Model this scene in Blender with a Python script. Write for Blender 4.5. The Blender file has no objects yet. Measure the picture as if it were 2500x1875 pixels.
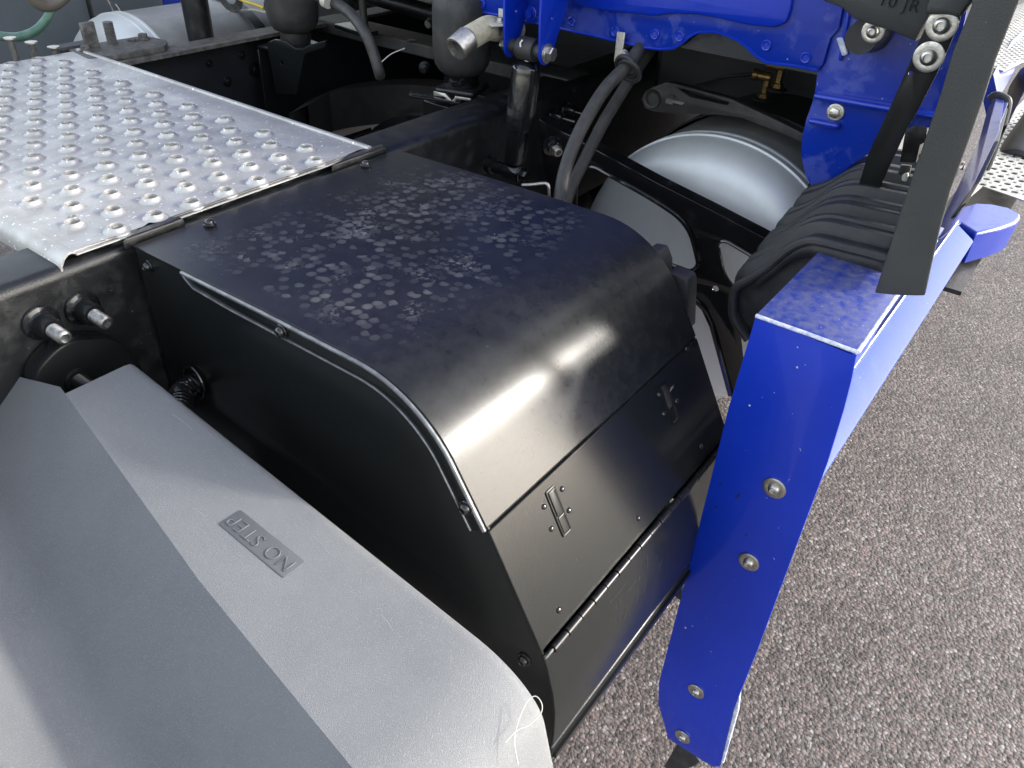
import bpy, bmesh, math, random
from mathutils import Vector, Matrix
R_ = math.radians
sc = bpy.context.scene
col = sc.collection

# ------------------------------------------------------------------ camera
CR = Matrix(((0.60074373, 0.45114011, -0.65998453), (-0.7983949, 0.3808001, -0.46642992), (0.04089693, 0.80713313, 0.58895123)))
FPX = 1908.93
CAM = Vector((0, 0, 1.45))
cd = bpy.data.cameras.new('camera'); cam = bpy.data.objects.new('camera', cd); col.objects.link(cam)
cd.sensor_width = 36; cd.lens = 36 * FPX / 2500; cd.clip_start = .02; cd.clip_end = 3000
cam.matrix_world = Matrix.Translation(CAM) @ CR.to_4x4()
sc.camera = cam
# ------------------------------------------------------------------ light
SUN_AZ, SUN_EL = -49, 20.5
w = bpy.data.worlds.new("World"); sc.world = w; w.use_nodes = True
nt = w.node_tree; bg = nt.nodes['Background']; sky = nt.nodes.new('ShaderNodeTexSky')
sky.sky_type = 'NISHITA'; sky.sun_disc = False; sky.sun_elevation = R_(SUN_EL); sky.sun_rotation = R_(90 - SUN_AZ)
sky.air_density = 1.1; sky.dust_density = 2.2
hs = nt.nodes.new('ShaderNodeHueSaturation'); hs.inputs['Saturation'].default_value = .42   # the camera's white balance
nt.links.new(sky.outputs[0], hs.inputs['Color']); nt.links.new(hs.outputs[0], bg.inputs[0]); bg.inputs[1].default_value = .15
S = Vector((math.cos(R_(SUN_AZ)) * math.cos(R_(SUN_EL)), math.sin(R_(SUN_AZ)) * math.cos(R_(SUN_EL)), math.sin(R_(SUN_EL))))
sl = bpy.data.lights.new('sun', 'SUN'); sl.energy = 1.05; sl.angle = R_(4); sl.color = (1, .955, .88)
so = bpy.data.objects.new('sun', sl); col.objects.link(so); so.rotation_euler = S.to_track_quat('Z', 'Y').to_euler()
sc.view_settings.view_transform = 'Standard'; sc.view_settings.look = 'None'; sc.view_settings.exposure = 1.98
sc.view_settings.gamma = 1; sc.view_settings.use_curve_mapping = False
sc.render.engine = 'CYCLES'; sc.cycles.max_bounces = 8

# ------------------------------------------------------------------ materials
def _m(name):
    m = bpy.data.materials.new(name); m.use_nodes = True
    return m, m.node_tree, m.node_tree.nodes['Principled BSDF']
def mat(name, c, rough=.4, metal=0, coat=0, coat_r=.05, c2=None, ns=30, lo=.45, hi=.65, grain=0, gs=900, bump=0, bs=60,
        speck=None, ss=500, st=.78, rv=0, stretch=None, spec=.5, smear=0):
    """c: base colour, c2: dust, wear or painted reflection colour laid in noise patches, grain: fine relief, bump: broad relief, speck: small flecks"""
    m, t, b = _m(name); N = t.nodes.new; L = t.links.new
    b.inputs['Roughness'].default_value = rough; b.inputs['Metallic'].default_value = metal
    b.inputs['Coat Weight'].default_value = coat; b.inputs['Coat Roughness'].default_value = coat_r
    b.inputs['Specular IOR Level'].default_value = spec
    tc = N('ShaderNodeTexCoord'); vec = tc.outputs['Object']
    if stretch:
        mp = N('ShaderNodeMapping'); mp.inputs['Scale'].default_value = stretch; L(vec, mp.inputs[0]); sv = mp.outputs[0]
    else: sv = vec
    rgb = N('ShaderNodeRGB'); rgb.outputs[0].default_value = (*c, 1); cur = rgb.outputs[0]
    if c2:
        n = N('ShaderNodeTexNoise'); n.inputs['Scale'].default_value = ns; n.inputs['Detail'].default_value = 9; n.inputs['Roughness'].default_value = .65; L(sv, n.inputs['Vector'])
        r = N('ShaderNodeMapRange'); r.inputs[1].default_value = lo; r.inputs[2].default_value = hi; L(n.outputs[0], r.inputs[0])
        mx = N('ShaderNodeMix'); mx.data_type = 'RGBA'; L(r.outputs[0], mx.inputs[0]); L(cur, mx.inputs[6]); mx.inputs[7].default_value = (*c2, 1); cur = mx.outputs[2]
        if rv:
            rr = N('ShaderNodeMapRange'); rr.inputs[3].default_value = rough; rr.inputs[4].default_value = rough + rv; L(r.outputs[0], rr.inputs[0]); L(rr.outputs[0], b.inputs['Roughness'])
    if smear:
        n = N('ShaderNodeTexNoise'); n.inputs['Scale'].default_value = 7; n.inputs['Detail'].default_value = 4; L(vec, n.inputs['Vector'])
        rr = N('ShaderNodeMapRange'); rr.inputs[1].default_value = .35; rr.inputs[2].default_value = .7; rr.inputs[3].default_value = rough; rr.inputs[4].default_value = rough + smear
        L(n.outputs[0], rr.inputs[0]); L(rr.outputs[0], b.inputs['Roughness'])
    if speck:
        v = N('ShaderNodeTexNoise'); v.inputs['Scale'].default_value = ss; v.inputs['Detail'].default_value = 1; L(vec, v.inputs['Vector'])
        r = N('ShaderNodeMapRange'); r.inputs[1].default_value = st; r.inputs[2].default_value = st + .03; L(v.outputs[0], r.inputs[0])
        mx = N('ShaderNodeMix'); mx.data_type = 'RGBA'; L(r.outputs[0], mx.inputs[0]); L(cur, mx.inputs[6]); mx.inputs[7].default_value = (*speck, 1); cur = mx.outputs[2]
    L(cur, b.inputs['Base Color'])
    prev = None
    for amt, s_, d in ((bump, bs, .01), (grain, gs, .001)):
        if amt:
            n = N('ShaderNodeTexNoise'); n.inputs['Scale'].default_value = s_; n.inputs['Detail'].default_value = 3; L(vec, n.inputs['Vector'])
            bp = N('ShaderNodeBump'); bp.inputs['Strength'].default_value = amt; bp.inputs['Distance'].default_value = d; L(n.outputs[0], bp.inputs['Height'])
            if prev: L(prev, bp.inputs['Normal'])
            prev = bp.outputs[0]
    if prev: L(prev, b.inputs['Normal'])
    return m

BLACK = mat('satin_black_paint', (.010, .0112, .0115), .21, grain=.12, gs=700, speck=(.12, .12, .13), ss=420, st=.80, spec=.27)
GLOSS = mat('gloss_black_paint', (.008, .008, .009), .14, coat=.6, bump=.06, bs=40, c2=(.03, .03, .032), ns=20, lo=.55, hi=.8, rv=.3)
RAIL = mat('dusty_chassis_black', (.008, .009, .010), .34, c2=(.04, .04, .041), ns=38, lo=.5, hi=.85, rv=.25, bump=.1, bs=25, grain=.3, gs=500, speck=(.3, .3, .3), ss=260, st=.8)
RAILOLD = mat('weathered_rail_top', (.07, .066, .06), .6, c2=(.2, .19, .17), ns=55, lo=.42, hi=.75, rv=.2, bump=.3, bs=120)
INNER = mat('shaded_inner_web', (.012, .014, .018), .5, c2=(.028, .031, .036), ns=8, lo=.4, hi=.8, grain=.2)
RUBBER = mat('black_rubber', (.028, .027, .026), .55, c2=(.07, .068, .062), ns=22, lo=.45, hi=.8, grain=.5, gs=400)
FLAP = mat('grey_faded_rubber', (.030, .032, .032), .5, c2=(.044, .046, .044), ns=14, lo=.35, hi=.8, grain=.5, gs=800, speck=(.3, .3, .3), ss=150, st=.83)
HOSE = mat('dusty_hose', (.035, .034, .032), .5, c2=(.065, .062, .058), ns=60, lo=.4, hi=.75, grain=.4)
PLAS = mat('black_moulded_plastic', (.022, .022, .023), .42, c2=(.05, .05, .052), ns=30, lo=.45, hi=.8, rv=.2, grain=.8, gs=900)
GREYP = mat('grey_textured_plastic', (.150, .157, .165), .55, c2=(.185, .192, .20), ns=9, lo=.35, hi=.75, grain=.8, gs=1300, speck=(.195, .20, .205), ss=650, st=.60, rv=.06)
ALU = mat('worn_aluminium_deck', (.55, .54, .515), .46, metal=.6, c2=(.40, .39, .37), ns=16, lo=.38, hi=.68, rv=.12, grain=.25, gs=500, speck=(.95, .95, .93), ss=170, st=.70, bump=.05, bs=60)
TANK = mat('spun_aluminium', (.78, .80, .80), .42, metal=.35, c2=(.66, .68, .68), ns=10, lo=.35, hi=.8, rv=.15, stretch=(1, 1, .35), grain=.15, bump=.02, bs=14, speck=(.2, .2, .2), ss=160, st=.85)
STEEL = mat('zinc_steel', (.62, .60, .55), .3, metal=1, c2=(.38, .35, .3), ns=160, lo=.45, hi=.75, rv=.2, grain=.4)
BLUE = mat('gloss_blue_paint', (.001, .028, .41), .34, coat=.35, coat_r=.06, c2=(.004, .034, .46), ns=12, lo=.4, hi=.8, speck=(.3, .35, .5), ss=230, st=.82, spec=.4)
BLUED = mat('gloss_blue_paint_with_dust', (.001, .026, .33), .32, coat=.35, coat_r=.07, c2=(.03, .05, .34), ns=42, lo=.52, hi=.85, rv=.25, speck=(.25, .27, .4), ss=200, st=.79)
BLUEL = mat('blue_ledge_with_sky_tint', (.02, .055, .30), .34, coat=.0, coat_r=.1, c2=(.06, .10, .33), ns=25, lo=.5, hi=.8, rv=.2, speck=(.3, .35, .5), ss=230, st=.78, spec=.10)  # base lightened to carry the sky reflection in the colour, specular kept low
BLUETOP = mat('dust_caked_blue_paint', (.002, .026, .27), .35, coat=.25, coat_r=.1, c2=(.12, .125, .20), ns=75, lo=.30, hi=.72, rv=.3, speck=(.25, .25, .32), ss=260, st=.74)
BLUEW = mat('blue_with_painted_reflections', (.001, .026, .34), .3, coat=.35, coat_r=.06, c2=(.035, .062, .38), ns=11, lo=.515, hi=.57, rv=.15, speck=(.3, .35, .5), ss=200, st=.78)  # pale patches are reflections of bright surroundings, painted into the colour
WORN = mat('chipped_paint_edge', (.38, .42, .6), .35, c2=(.75, .77, .85), ns=90, lo=.4, hi=.6)
CREAM = mat('braided_cream_conduit', (.48, .44, .33), .5, c2=(.3, .27, .2), ns=90, lo=.4, hi=.7)
BRASS = mat('dull_brass', (.30, .19, .07), .4, metal=.8, c2=(.12, .09, .05), ns=120)
GREEN = mat('green_air_hose', (.10, .22, .15), .35, c2=(.2, .3, .25), ns=30)
BROWN = mat('coiled_tan_hose', (.16, .14, .11), .45)
YEL = mat('yellow_cable', (.65, .48, .06), .4)
WHITE = mat('white_trailer_paint', (.8, .8, .78), .4)
TAN = mat('pale_plastic', (.5, .49, .42), .45)
FARG = mat('far_side_grey_panel', (.12, .14, .155), .6, c2=(.15, .165, .18), ns=6)

def lid_mat():
    m, t, b = _m('footprinted_black_lid'); N = t.nodes.new; L = t.links.new
    tc = N('ShaderNodeTexCoord').outputs['Object']
    def mr(x, a, b_, c=0, d=1):
        r = N('ShaderNodeMapRange'); [setattr(r.inputs[i + 1], 'default_value', v) for i, v in enumerate((a, b_, c, d))]; L(x, r.inputs[0]); return r.outputs[0]
    def mul(a, b_):
        r = N('ShaderNodeMath'); r.operation = 'MULTIPLY'; L(a, r.inputs[0])
        if isinstance(b_, (int, float)): r.inputs[1].default_value = b_
        else: L(b_, r.inputs[1])
        return r.outputs[0]
    def noise(s, d=4, rg=.6):
        n = N('ShaderNodeTexNoise'); n.inputs['Scale'].default_value = s; n.inputs['Detail'].default_value = d; n.inputs['Roughness'].default_value = rg; L(tc, n.inputs['Vector']); return n.outputs[0]
    # sole prints: round dabs of dust of varying strength
    v = N('ShaderNodeTexVoronoi'); v.voronoi_dimensions = '2D'; v.inputs['Scale'].default_value = 74; v.inputs['Randomness'].default_value = .92; L(tc, v.inputs['Vector'])
    dab = mr(v.outputs['Distance'], .54, .30)
    sep = N('ShaderNodeSeparateColor'); L(v.outputs['Color'], sep.inputs[0])
    pick = mr(sep.outputs[0], .35, 1.0)
    dabs = mul(mul(dab, pick), mr(noise(700, 3), .15, .60, .35, 1))
    sep2 = N('ShaderNodeSeparateXYZ'); L(tc, sep2.inputs[0])
    # trodden zone in the middle of the lid
    zx = mul(mr(sep2.outputs[0], .44, .50), mr(sep2.outputs[0], .905, .84)); zy = mul(mr(sep2.outputs[1], .47, .54), mr(sep2.outputs[1], .88, .74))
    zone = mul(mul(zx, zy), mr(noise(9, 3), .25, .62))
    scuff = mul(mul(mul(mr(noise(150, 6, .75), .50, .70), zone), mr(noise(13, 2), .52, .66)), .75)
    fine = mul(mr(noise(60, 8, .7), .3, .85), .035)
    a = N('ShaderNodeMath'); a.operation = 'MAXIMUM'; L(mul(mul(dabs, zone), .30), a.inputs[0]); L(scuff, a.inputs[1])
    a2 = N('ShaderNodeMath'); a2.operation = 'MAXIMUM'; L(a.outputs[0], a2.inputs[0]); L(fine, a2.inputs[1])
    fl = mul(mr(noise(190, 1), .79, .81), .9)
    a3 = N('ShaderNodeMath'); a3.operation = 'MAXIMUM'; L(a2.outputs[0], a3.inputs[0]); L(mul(fl, zone), a3.inputs[1])
    mx = N('ShaderNodeMix'); mx.data_type = 'RGBA'; L(a3.outputs[0], mx.inputs[0]); mx.inputs[6].default_value = (.009, .0098, .0108, 1); mx.inputs[7].default_value = (.42, .42, .43, 1)
    L(mx.outputs[2], b.inputs['Base Color']); L(mr(a3.outputs[0], 0, .5, .25, .7), b.inputs['Roughness'])
    b.inputs['Specular IOR Level'].default_value = .30
    bp = N('ShaderNodeBump'); bp.inputs['Strength'].default_value = .12; bp.inputs['Distance'].default_value = .001; L(noise(700, 2), bp.inputs['Height']); L(bp.outputs[0], b.inputs['Normal'])
    return m
LID = lid_mat()

def asphalt_mat():
    m, t, b = _m('coarse_asphalt'); N = t.nodes.new; L = t.links.new
    tc = N('ShaderNodeTexCoord').outputs['Object']
    mp = N('ShaderNodeMapping'); L(tc, mp.inputs[0])
    nz = N('ShaderNodeTexNoise'); nz.inputs['Scale'].default_value = 45; L(tc, nz.inputs['Vector'])
    ad = N('ShaderNodeMix'); ad.data_type = 'RGBA'; ad.blend_type = 'LINEAR_LIGHT'; ad.inputs[0].default_value = .006; L(tc, ad.inputs[6]); L(nz.outputs['Color'], ad.inputs[7])
    v = N('ShaderNodeTexVoronoi'); v.inputs['Scale'].default_value = 112; L(ad.outputs[2], v.inputs['Vector'])
    v2 = N('ShaderNodeTexVoronoi'); v2.inputs['Scale'].default_value = 260; L(ad.outputs[2], v2.inputs['Vector'])
    sp = N('ShaderNodeSeparateColor'); L(v.outputs['Color'], sp.inputs[0])
    cr = N('ShaderNodeValToRGB'); L(sp.outputs[0], cr.inputs[0]); e = cr.color_ramp.elements
    e[0].position = 0; e[0].color = (.045, .038, .037, 1); e[1].position = 1; e[1].color = (.44, .40, .38, 1)
    for p, c in ((.25, (.09, .074, .071)), (.5, (.165, .132, .125)), (.68, (.26, .185, .168)), (.85, (.23, .215, .205)), (.95, (.29, .26, .25))):
        x = e.new(p); x.color = (*c, 1)
    d = N('ShaderNodeMapRange'); d.inputs[1].default_value = .42; d.inputs[2].default_value = .72; L(v.outputs['Distance'], d.inputs[0])
    sp2 = N('ShaderNodeSeparateColor'); L(v2.outputs['Color'], sp2.inputs[0])
    cr2 = N('ShaderNodeValToRGB'); L(sp2.outputs[1], cr2.inputs[0]); e2 = cr2.color_ramp.elements
    e2[0].color = (.03, .026, .026, 1); e2[1].color = (.18, .15, .145, 1)
    mx = N('ShaderNodeMix'); mx.data_type = 'RGBA'; L(d.outputs[0], mx.inputs[0]); L(cr.outputs[0], mx.inputs[6]); L(cr2.outputs[0], mx.inputs[7])
    n = N('ShaderNodeTexNoise'); n.inputs['Scale'].default_value = 3; n.inputs['Detail'].default_value = 5; L(tc, n.inputs['Vector'])
    r = N('ShaderNodeMapRange'); r.inputs[1].default_value = .3; r.inputs[2].default_value = .7; r.inputs[3].default_value = .53; r.inputs[4].default_value = .77; L(n.outputs[0], r.inputs[0])
    mu = N('ShaderNodeVectorMath'); mu.operation = 'SCALE'; L(mx.outputs[2], mu.inputs[0]); L(r.outputs[0], mu.inputs['Scale'])
    # pale chalky scuffs
    n2 = N('ShaderNodeTexNoise'); n2.inputs['Scale'].default_value = 9; n2.inputs['Detail'].default_value = 8; n2.inputs['Roughness'].default_value = .8; L(tc, n2.inputs['Vector'])
    r2 = N('ShaderNodeMapRange'); r2.inputs[1].default_value = .66; r2.inputs[2].default_value = .74; r2.inputs[4].default_value = .6; L(n2.outputs[0], r2.inputs[0])
    m2 = N('ShaderNodeMix'); m2.data_type = 'RGBA'; L(r2.outputs[0], m2.inputs[0]); L(mu.outputs[0], m2.inputs[6]); m2.inputs[7].default_value = (.42, .41, .40, 1)
    L(m2.outputs[2], b.inputs['Base Color']); b.inputs['Roughness'].default_value = .7
    h = N('ShaderNodeMath'); h.operation = 'MULTIPLY'; h.inputs[1].default_value = -1; L(v.outputs['Distance'], h.inputs[0])
    bp = N('ShaderNodeBump'); bp.inputs['Strength'].default_value = .8; bp.inputs['Distance'].default_value = .0028; L(h.outputs[0], bp.inputs['Height'])
    h2 = N('ShaderNodeMath'); h2.operation = 'MULTIPLY'; h2.inputs[1].default_value = -1; L(v2.outputs['Distance'], h2.inputs[0])
    bp2 = N('ShaderNodeBump'); bp2.inputs['Strength'].default_value = .5; bp2.inputs['Distance'].default_value = .0012; L(h2.outputs[0], bp2.inputs['Height']); L(bp.outputs[0], bp2.inputs['Normal'])
    L(bp2.outputs[0], b.inputs['Normal'])
    return m
ASPH = asphalt_mat()

DSTEEL = mat('dull_thread_steel', (.26, .26, .26), .35, metal=.9, c2=(.12, .12, .12), ns=120)
# ------------------------------------------------------------------ helpers
def U(px, py, ax, v):
    """point where the sight line through a photograph pixel meets the real plane x, y or z = v"""
    d = CR @ Vector(((px - 1250) / FPX, -(py - 937.5) / FPX, -1)); i = 'xyz'.index(ax)
    return CAM + d * ((v - CAM[i]) / d[i])
def finish(o, sm=True, bev=0, seg=2, ang=35):
    if bev:
        b = o.modifiers.new('bevel', 'BEVEL'); b.width = bev; b.segments = seg; b.limit_method = 'ANGLE'; b.angle_limit = R_(30); b.harden_normals = False
    if sm:
        o.data.shade_smooth(); o.data.set_sharp_from_angle(angle=R_(ang))
def place(o, parent=None, M=None):
    col.objects.link(o)
    if parent:
        o.parent = parent
        o.matrix_parent_inverse = (WM[parent.name]).inverted()
    if M is not None: o.matrix_basis = M
    WM[o.name] = M.copy() if M is not None else Matrix()
    return o
WM = {}
def obj(name, verts, faces, m, parent=None, sm=True, bev=0, seg=2, ang=35, M=None, fix=True):
    me = bpy.data.meshes.new(name); me.from_pydata([tuple(v) for v in verts], [], faces)
    if fix:
        bm = bmesh.new(); bm.from_mesh(me); bmesh.ops.remove_doubles(bm, verts=bm.verts, dist=1e-6); bmesh.ops.recalc_face_normals(bm, faces=bm.faces); bm.to_mesh(me); bm.free()
    me.materials.append(m); o = bpy.data.objects.new(name, me); place(o, parent, M); finish(o, sm, bev, seg, ang)
    return o
def label(o, lab=None, cat=None, group=None, kind=None):
    for k, v in (('label', lab), ('category', cat), ('group', group), ('kind', kind)):
        if v: o[k] = v
    return o
def thing(name, loc, lab, cat, group=None):
    o = bpy.data.objects.new(name, None); o.empty_display_size = .05
    col.objects.link(o); M = Matrix.Translation(Vector(loc)); o.matrix_basis = M; WM[o.name] = M
    return label(o, lab, cat, group)
def merge(*parts):
    V, F = [], []
    for v, f in parts:
        k = len(V); V += [Vector(x) for x in v]; F += [[i + k for i in q] for q in f]
    return V, F
def boxg(c, s, rot=None):
    c = Vector(c); V = []
    for i in (-1, 1):
        for j in (-1, 1):
            for k in (-1, 1):
                p = Vector((i * s[0] / 2, j * s[1] / 2, k * s[2] / 2)); V.append(c + (rot @ p if rot else p))
    return V, [(0, 1, 3, 2), (4, 6, 7, 5), (0, 4, 5, 1), (2, 3, 7, 6), (0, 2, 6, 4), (1, 5, 7, 3)]
def bezier(pts, n=8):
    """Catmull-Rom through the points"""
    P = [Vector(p) for p in pts]; P = [P[0] * 2 - P[1]] + P + [P[-1] * 2 - P[-2]]; out = []
    for i in range(1, len(P) - 2):
        a, b, c, d = P[i - 1:i + 3]
        for k in range(n):
            t = k / n; out.append(.5 * ((2 * b) + (-a + c) * t + (2 * a - 5 * b + 4 * c - d) * t * t + (-a + 3 * b - 3 * c + d) * t ** 3))
    return out + [P[-2]]
def tubeg(pts, r, seg=14, cap=True):
    P = [Vector(p) for p in pts]; V, F = [], []; rr = r if isinstance(r, (list, tuple)) else [r] * len(P)
    t0 = (P[1] - P[0]).normalized(); n = t0.orthogonal().normalized()
    for i, p in enumerate(P):
        t = (P[min(i + 1, len(P) - 1)] - P[max(i - 1, 0)]).normalized()
        n = (n - t * n.dot(t)).normalized(); b = t.cross(n)
        for k in range(seg):
            a = 2 * math.pi * k / seg; V.append(p + (n * math.cos(a) + b * math.sin(a)) * rr[i])
    for i in range(len(P) - 1):
        for k in range(seg):
            F.append((i * seg + k, i * seg + (k + 1) % seg, (i + 1) * seg + (k + 1) % seg, (i + 1) * seg + k))
    if cap: F += [list(range(seg))[::-1], [(len(P) - 1) * seg + k for k in range(seg)]]
    return V, F
def latheg(prof, o, d, seg=32, cap=True):
    """prof: (radius, distance along d)"""
    o = Vector(o); d = Vector(d).normalized(); n = d.orthogonal().normalized(); b = d.cross(n); V, F = [], []
    for r, h in prof:
        for k in range(seg):
            a = 2 * math.pi * k / seg; V.append(o + d * h + (n * math.cos(a) + b * math.sin(a)) * max(r, 1e-5))
    for i in range(len(prof) - 1):
        for k in range(seg):
            F.append((i * seg + k, i * seg + (k + 1) % seg, (i + 1) * seg + (k + 1) % seg, (i + 1) * seg + k))
    if cap: F += [list(range(seg))[::-1], [(len(prof) - 1) * seg + k for k in range(seg)]]
    return V, F
def roundp(pts, r, n=6):
    """polygon with its corners rounded"""
    out = []; N = len(pts)
    for i in range(N):
        p = Vector(pts[i]); a = Vector(pts[i - 1]) - p; b = Vector(pts[(i + 1) % N]) - p; ri = r[i] if isinstance(r, (list, tuple)) else r
        if ri <= 0: out.append(tuple(p)); continue
        l = min(ri, a.length * .49, b.length * .49); A = p + a.normalized() * l; B = p + b.normalized() * l
        for k in range(n + 1):
            t = k / n; out.append(tuple(A * (1 - t) ** 2 + p * 2 * t * (1 - t) + B * t * t))
    return out
def plate(name, outline, holes, t, fr, m, parent=None, bev=.0008, ang=35):
    """flat plate with holes; fr maps (u, v, w) to the world"""
    cu = bpy.data.curves.new('c', 'CURVE'); cu.dimensions = '2D'; cu.fill_mode = 'BOTH'; cu.extrude = max(t / 2 - bev, 1e-5); cu.bevel_depth = bev; cu.offset = -bev; cu.bevel_resolution = 1
    for poly in [outline] + holes:
        s = cu.splines.new('POLY'); s.points.add(len(poly) - 1); s.use_cyclic_u = True
        for p, q in zip(s.points, poly): p.co = (q[0], q[1], 0, 1)
    co = bpy.data.objects.new('c', cu); me = bpy.data.meshes.new_from_object(co); bpy.data.objects.remove(co)
    for v in me.vertices: v.co = fr(*v.co)
    me.name = name; bm = bmesh.new(); bm.from_mesh(me); bmesh.ops.remove_doubles(bm, verts=bm.verts, dist=1e-6); bmesh.ops.recalc_face_normals(bm, faces=bm.faces); bm.to_mesh(me); bm.free()
    me.materials.clear(); me.materials.append(m); o = bpy.data.objects.new(name, me); place(o, parent); finish(o, True, 0, 2, ang)
    return o
def frx(x): return lambda u, v, w_: Vector((x + w_, u, v))
def fry(y): return lambda u, v, w_: Vector((u, y + w_, v))
def frz(z): return lambda u, v, w_: Vector((u, v, z + w_))
def circ(c, r, n=20): return [(c[0] + r * math.cos(2 * math.pi * k / n), c[1] + r * math.sin(2 * math.pi * k / n)) for k in range(n)]
def yz(px, py, x): p = U(px, py, 'x', x); return (p.y, p.z)
def xy(px, py, z): p = U(px, py, 'z', z); return (p.x, p.y)
def xz(px, py, y): p = U(px, py, 'y', y); return (p.x, p.z)
def extx(name, poly, x0, x1, m, parent=None, bev=0, ang=35, seg=2):
    """closed polygon in y, z drawn out along x"""
    n = len(poly); V = [Vector((x0, *p)) for p in poly] + [Vector((x1, *p)) for p in poly]
    F = [(i, (i + 1) % n, n + (i + 1) % n, n + i) for i in range(n)] + [list(range(n))[::-1], list(range(n, 2 * n))]
    return obj(name, V, F, m, parent, bev=bev, ang=ang, seg=seg)
def offs(pts, t):
    out = []
    for i, p in enumerate(pts):
        a = Vector(pts[max(i - 1, 0)]); b = Vector(pts[min(i + 1, len(pts) - 1)]); d = (b - a).normalized(); out.append((p[0] - d.y * t, p[1] + d.x * t))
    return out
def sheet(pts, t): return list(pts) + offs(pts, t)[::-1]
def aim(p, d): return Matrix.Translation(Vector(p)) @ Vector(d).to_track_quat('Z', 'Y').to_matrix().to_4x4()
CACHE = {}
def inst(key, build, name, m, parent, M):
    """a repeat that shares one mesh"""
    if key not in CACHE:
        v, f, b = build(); me = bpy.data.meshes.new(name); me.from_pydata([tuple(x) for x in v], [], f); me.materials.append(m)
        bm = bmesh.new(); bm.from_mesh(me); bmesh.ops.recalc_face_normals(bm, faces=bm.faces); bm.to_mesh(me); bm.free()
        me.shade_smooth(); me.set_sharp_from_angle(angle=R_(40)); CACHE[key] = me
    o = bpy.data.objects.new(name, CACHE[key]); place(o, parent, M); return o
Z3 = Vector((0, 0, 1))
def hexg(r, h, z0=0, ch=.12):
    pr = [(r * (1 - ch), z0), (r, z0 + h * .12), (r, z0 + h * .88), (r * (1 - ch), z0 + h)]
    return latheg(pr, (0, 0, 0), Z3, 6)
def socket_head(r, h):
    # button head with a six-sided socket sunk in it
    pr = [(r * 1.0, 0), (r * 1.0, h * .25), (r * .92, h * .6), (r * .72, h * .9), (r * .5, h), (r * .46, h * .95), (r * .42, h * .35), (0, h * .35)]
    return latheg(pr, (0, 0, 0), Z3, 18, False)
def bolt(parent, p, d, r, wr=None, kind='socket', m=None, name='bolt', h=None):
    """bolt head seated at p, pointing along d, with a washer below it as a part of the bolt"""
    m = m or STEEL; d = Vector(d).normalized(); p = Vector(p); h = h or r * .75; wt = .0022 if wr else 0
    k = (kind, round(r, 5), round(h, 5), m.name)
    if kind == 'socket': g = lambda: (*socket_head(r, h), 0)
    elif kind == 'dome': g = lambda: (*latheg([(r, 0), (r * .95, h * .4), (r * .7, h * .8), (r * .3, h), (0, h * 1.02)], (0, 0, 0), Z3, 14, False), 0)
    else: g = lambda: (*merge(hexg(r, h), latheg([(r * 1.12, -.0002), (r * 1.12, h * .18), (r * .9, h * .22)], (0, 0, 0), Z3, 20)), 0)
    o = inst(k, g, name, m, parent, aim(p + d * wt, d))
    if wr:
        inst(('w', round(wr, 5), m.name), lambda: (*latheg([(wr, 0), (wr, .0018), (wr * .93, .0024), (r * 1.05, .0024), (r * .8, .0016)], (0, 0, 0), Z3, 28, False), 0), 'washer', m, o, aim(p, d))
    return o

# ================================================================== ground
GZ = -.12
o = obj('asphalt_ground', [(-600, -600, GZ), (600, -600, GZ), (600, 600, GZ), (-600, 600, GZ)], [(0, 1, 2, 3)], ASPH, sm=False)
label(o, 'coarse grey brown asphalt beside and below the truck', kind='structure')

# ================================================================== chassis
def cchan(y_web, sgn, z1, h, fl, t):
    """C section, web at y_web, flanges pointing along sgn"""
    r = .014
    pts = [(y_web, z1 - h), (y_web, z1 - r)] + [(y_web + sgn * r * (1 - math.cos(a)), z1 - r + r * math.sin(a)) for a in [R_(x) for x in (22, 45, 67, 90)]]
    pts += [(y_web + sgn * fl, z1), (y_web + sgn * fl, z1 - t), (y_web + sgn * t, z1 - t), (y_web + sgn * t, z1 - h + t), (y_web + sgn * fl, z1 - h + t), (y_web + sgn * fl, z1 - h)]
    return pts
RZ = .996
nr = thing('frame_rail', (1, .94, RZ - .27), 'near black frame rail running under the perforated plate to the cab', 'frame rail')
extx('channel', cchan(.905, 1, RZ, .27, .08, .008), -.9, 4.2, RAIL, nr, ang=50)
fr_ = thing('frame_rail', (1, 1.71, RZ - .27), 'far frame rail with dusty weathered top flange beyond the perforated plate', 'frame rail')
extx('channel', cchan(1.745, -1, RZ, .27, .075, .008), -.9, 4.2, RAILOLD, fr_, ang=50)
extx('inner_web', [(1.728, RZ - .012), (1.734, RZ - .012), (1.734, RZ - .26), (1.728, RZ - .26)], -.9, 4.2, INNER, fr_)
# doubler plate with bolt heads on the far rail
plate('doubler_plate', roundp([(.835, 1.69), (1.005, 1.685), (1.04, 1.725), (1.03, 1.80), (.85, 1.81)], .015), [], .012, frz(RZ + .0065), RAILOLD, fr_, .002)
for px, py in ((350, 95), (211, 124)):
    p = U(px, py, 'z', RZ + .013); bolt(fr_, p, Z3, .010, .014, 'hex', RAILOLD, h=.009)
p = U(322, 99, 'z', RZ + .013); bolt(fr_, p, Z3, .009, None, 'hex', RAILOLD, h=.004)
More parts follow.
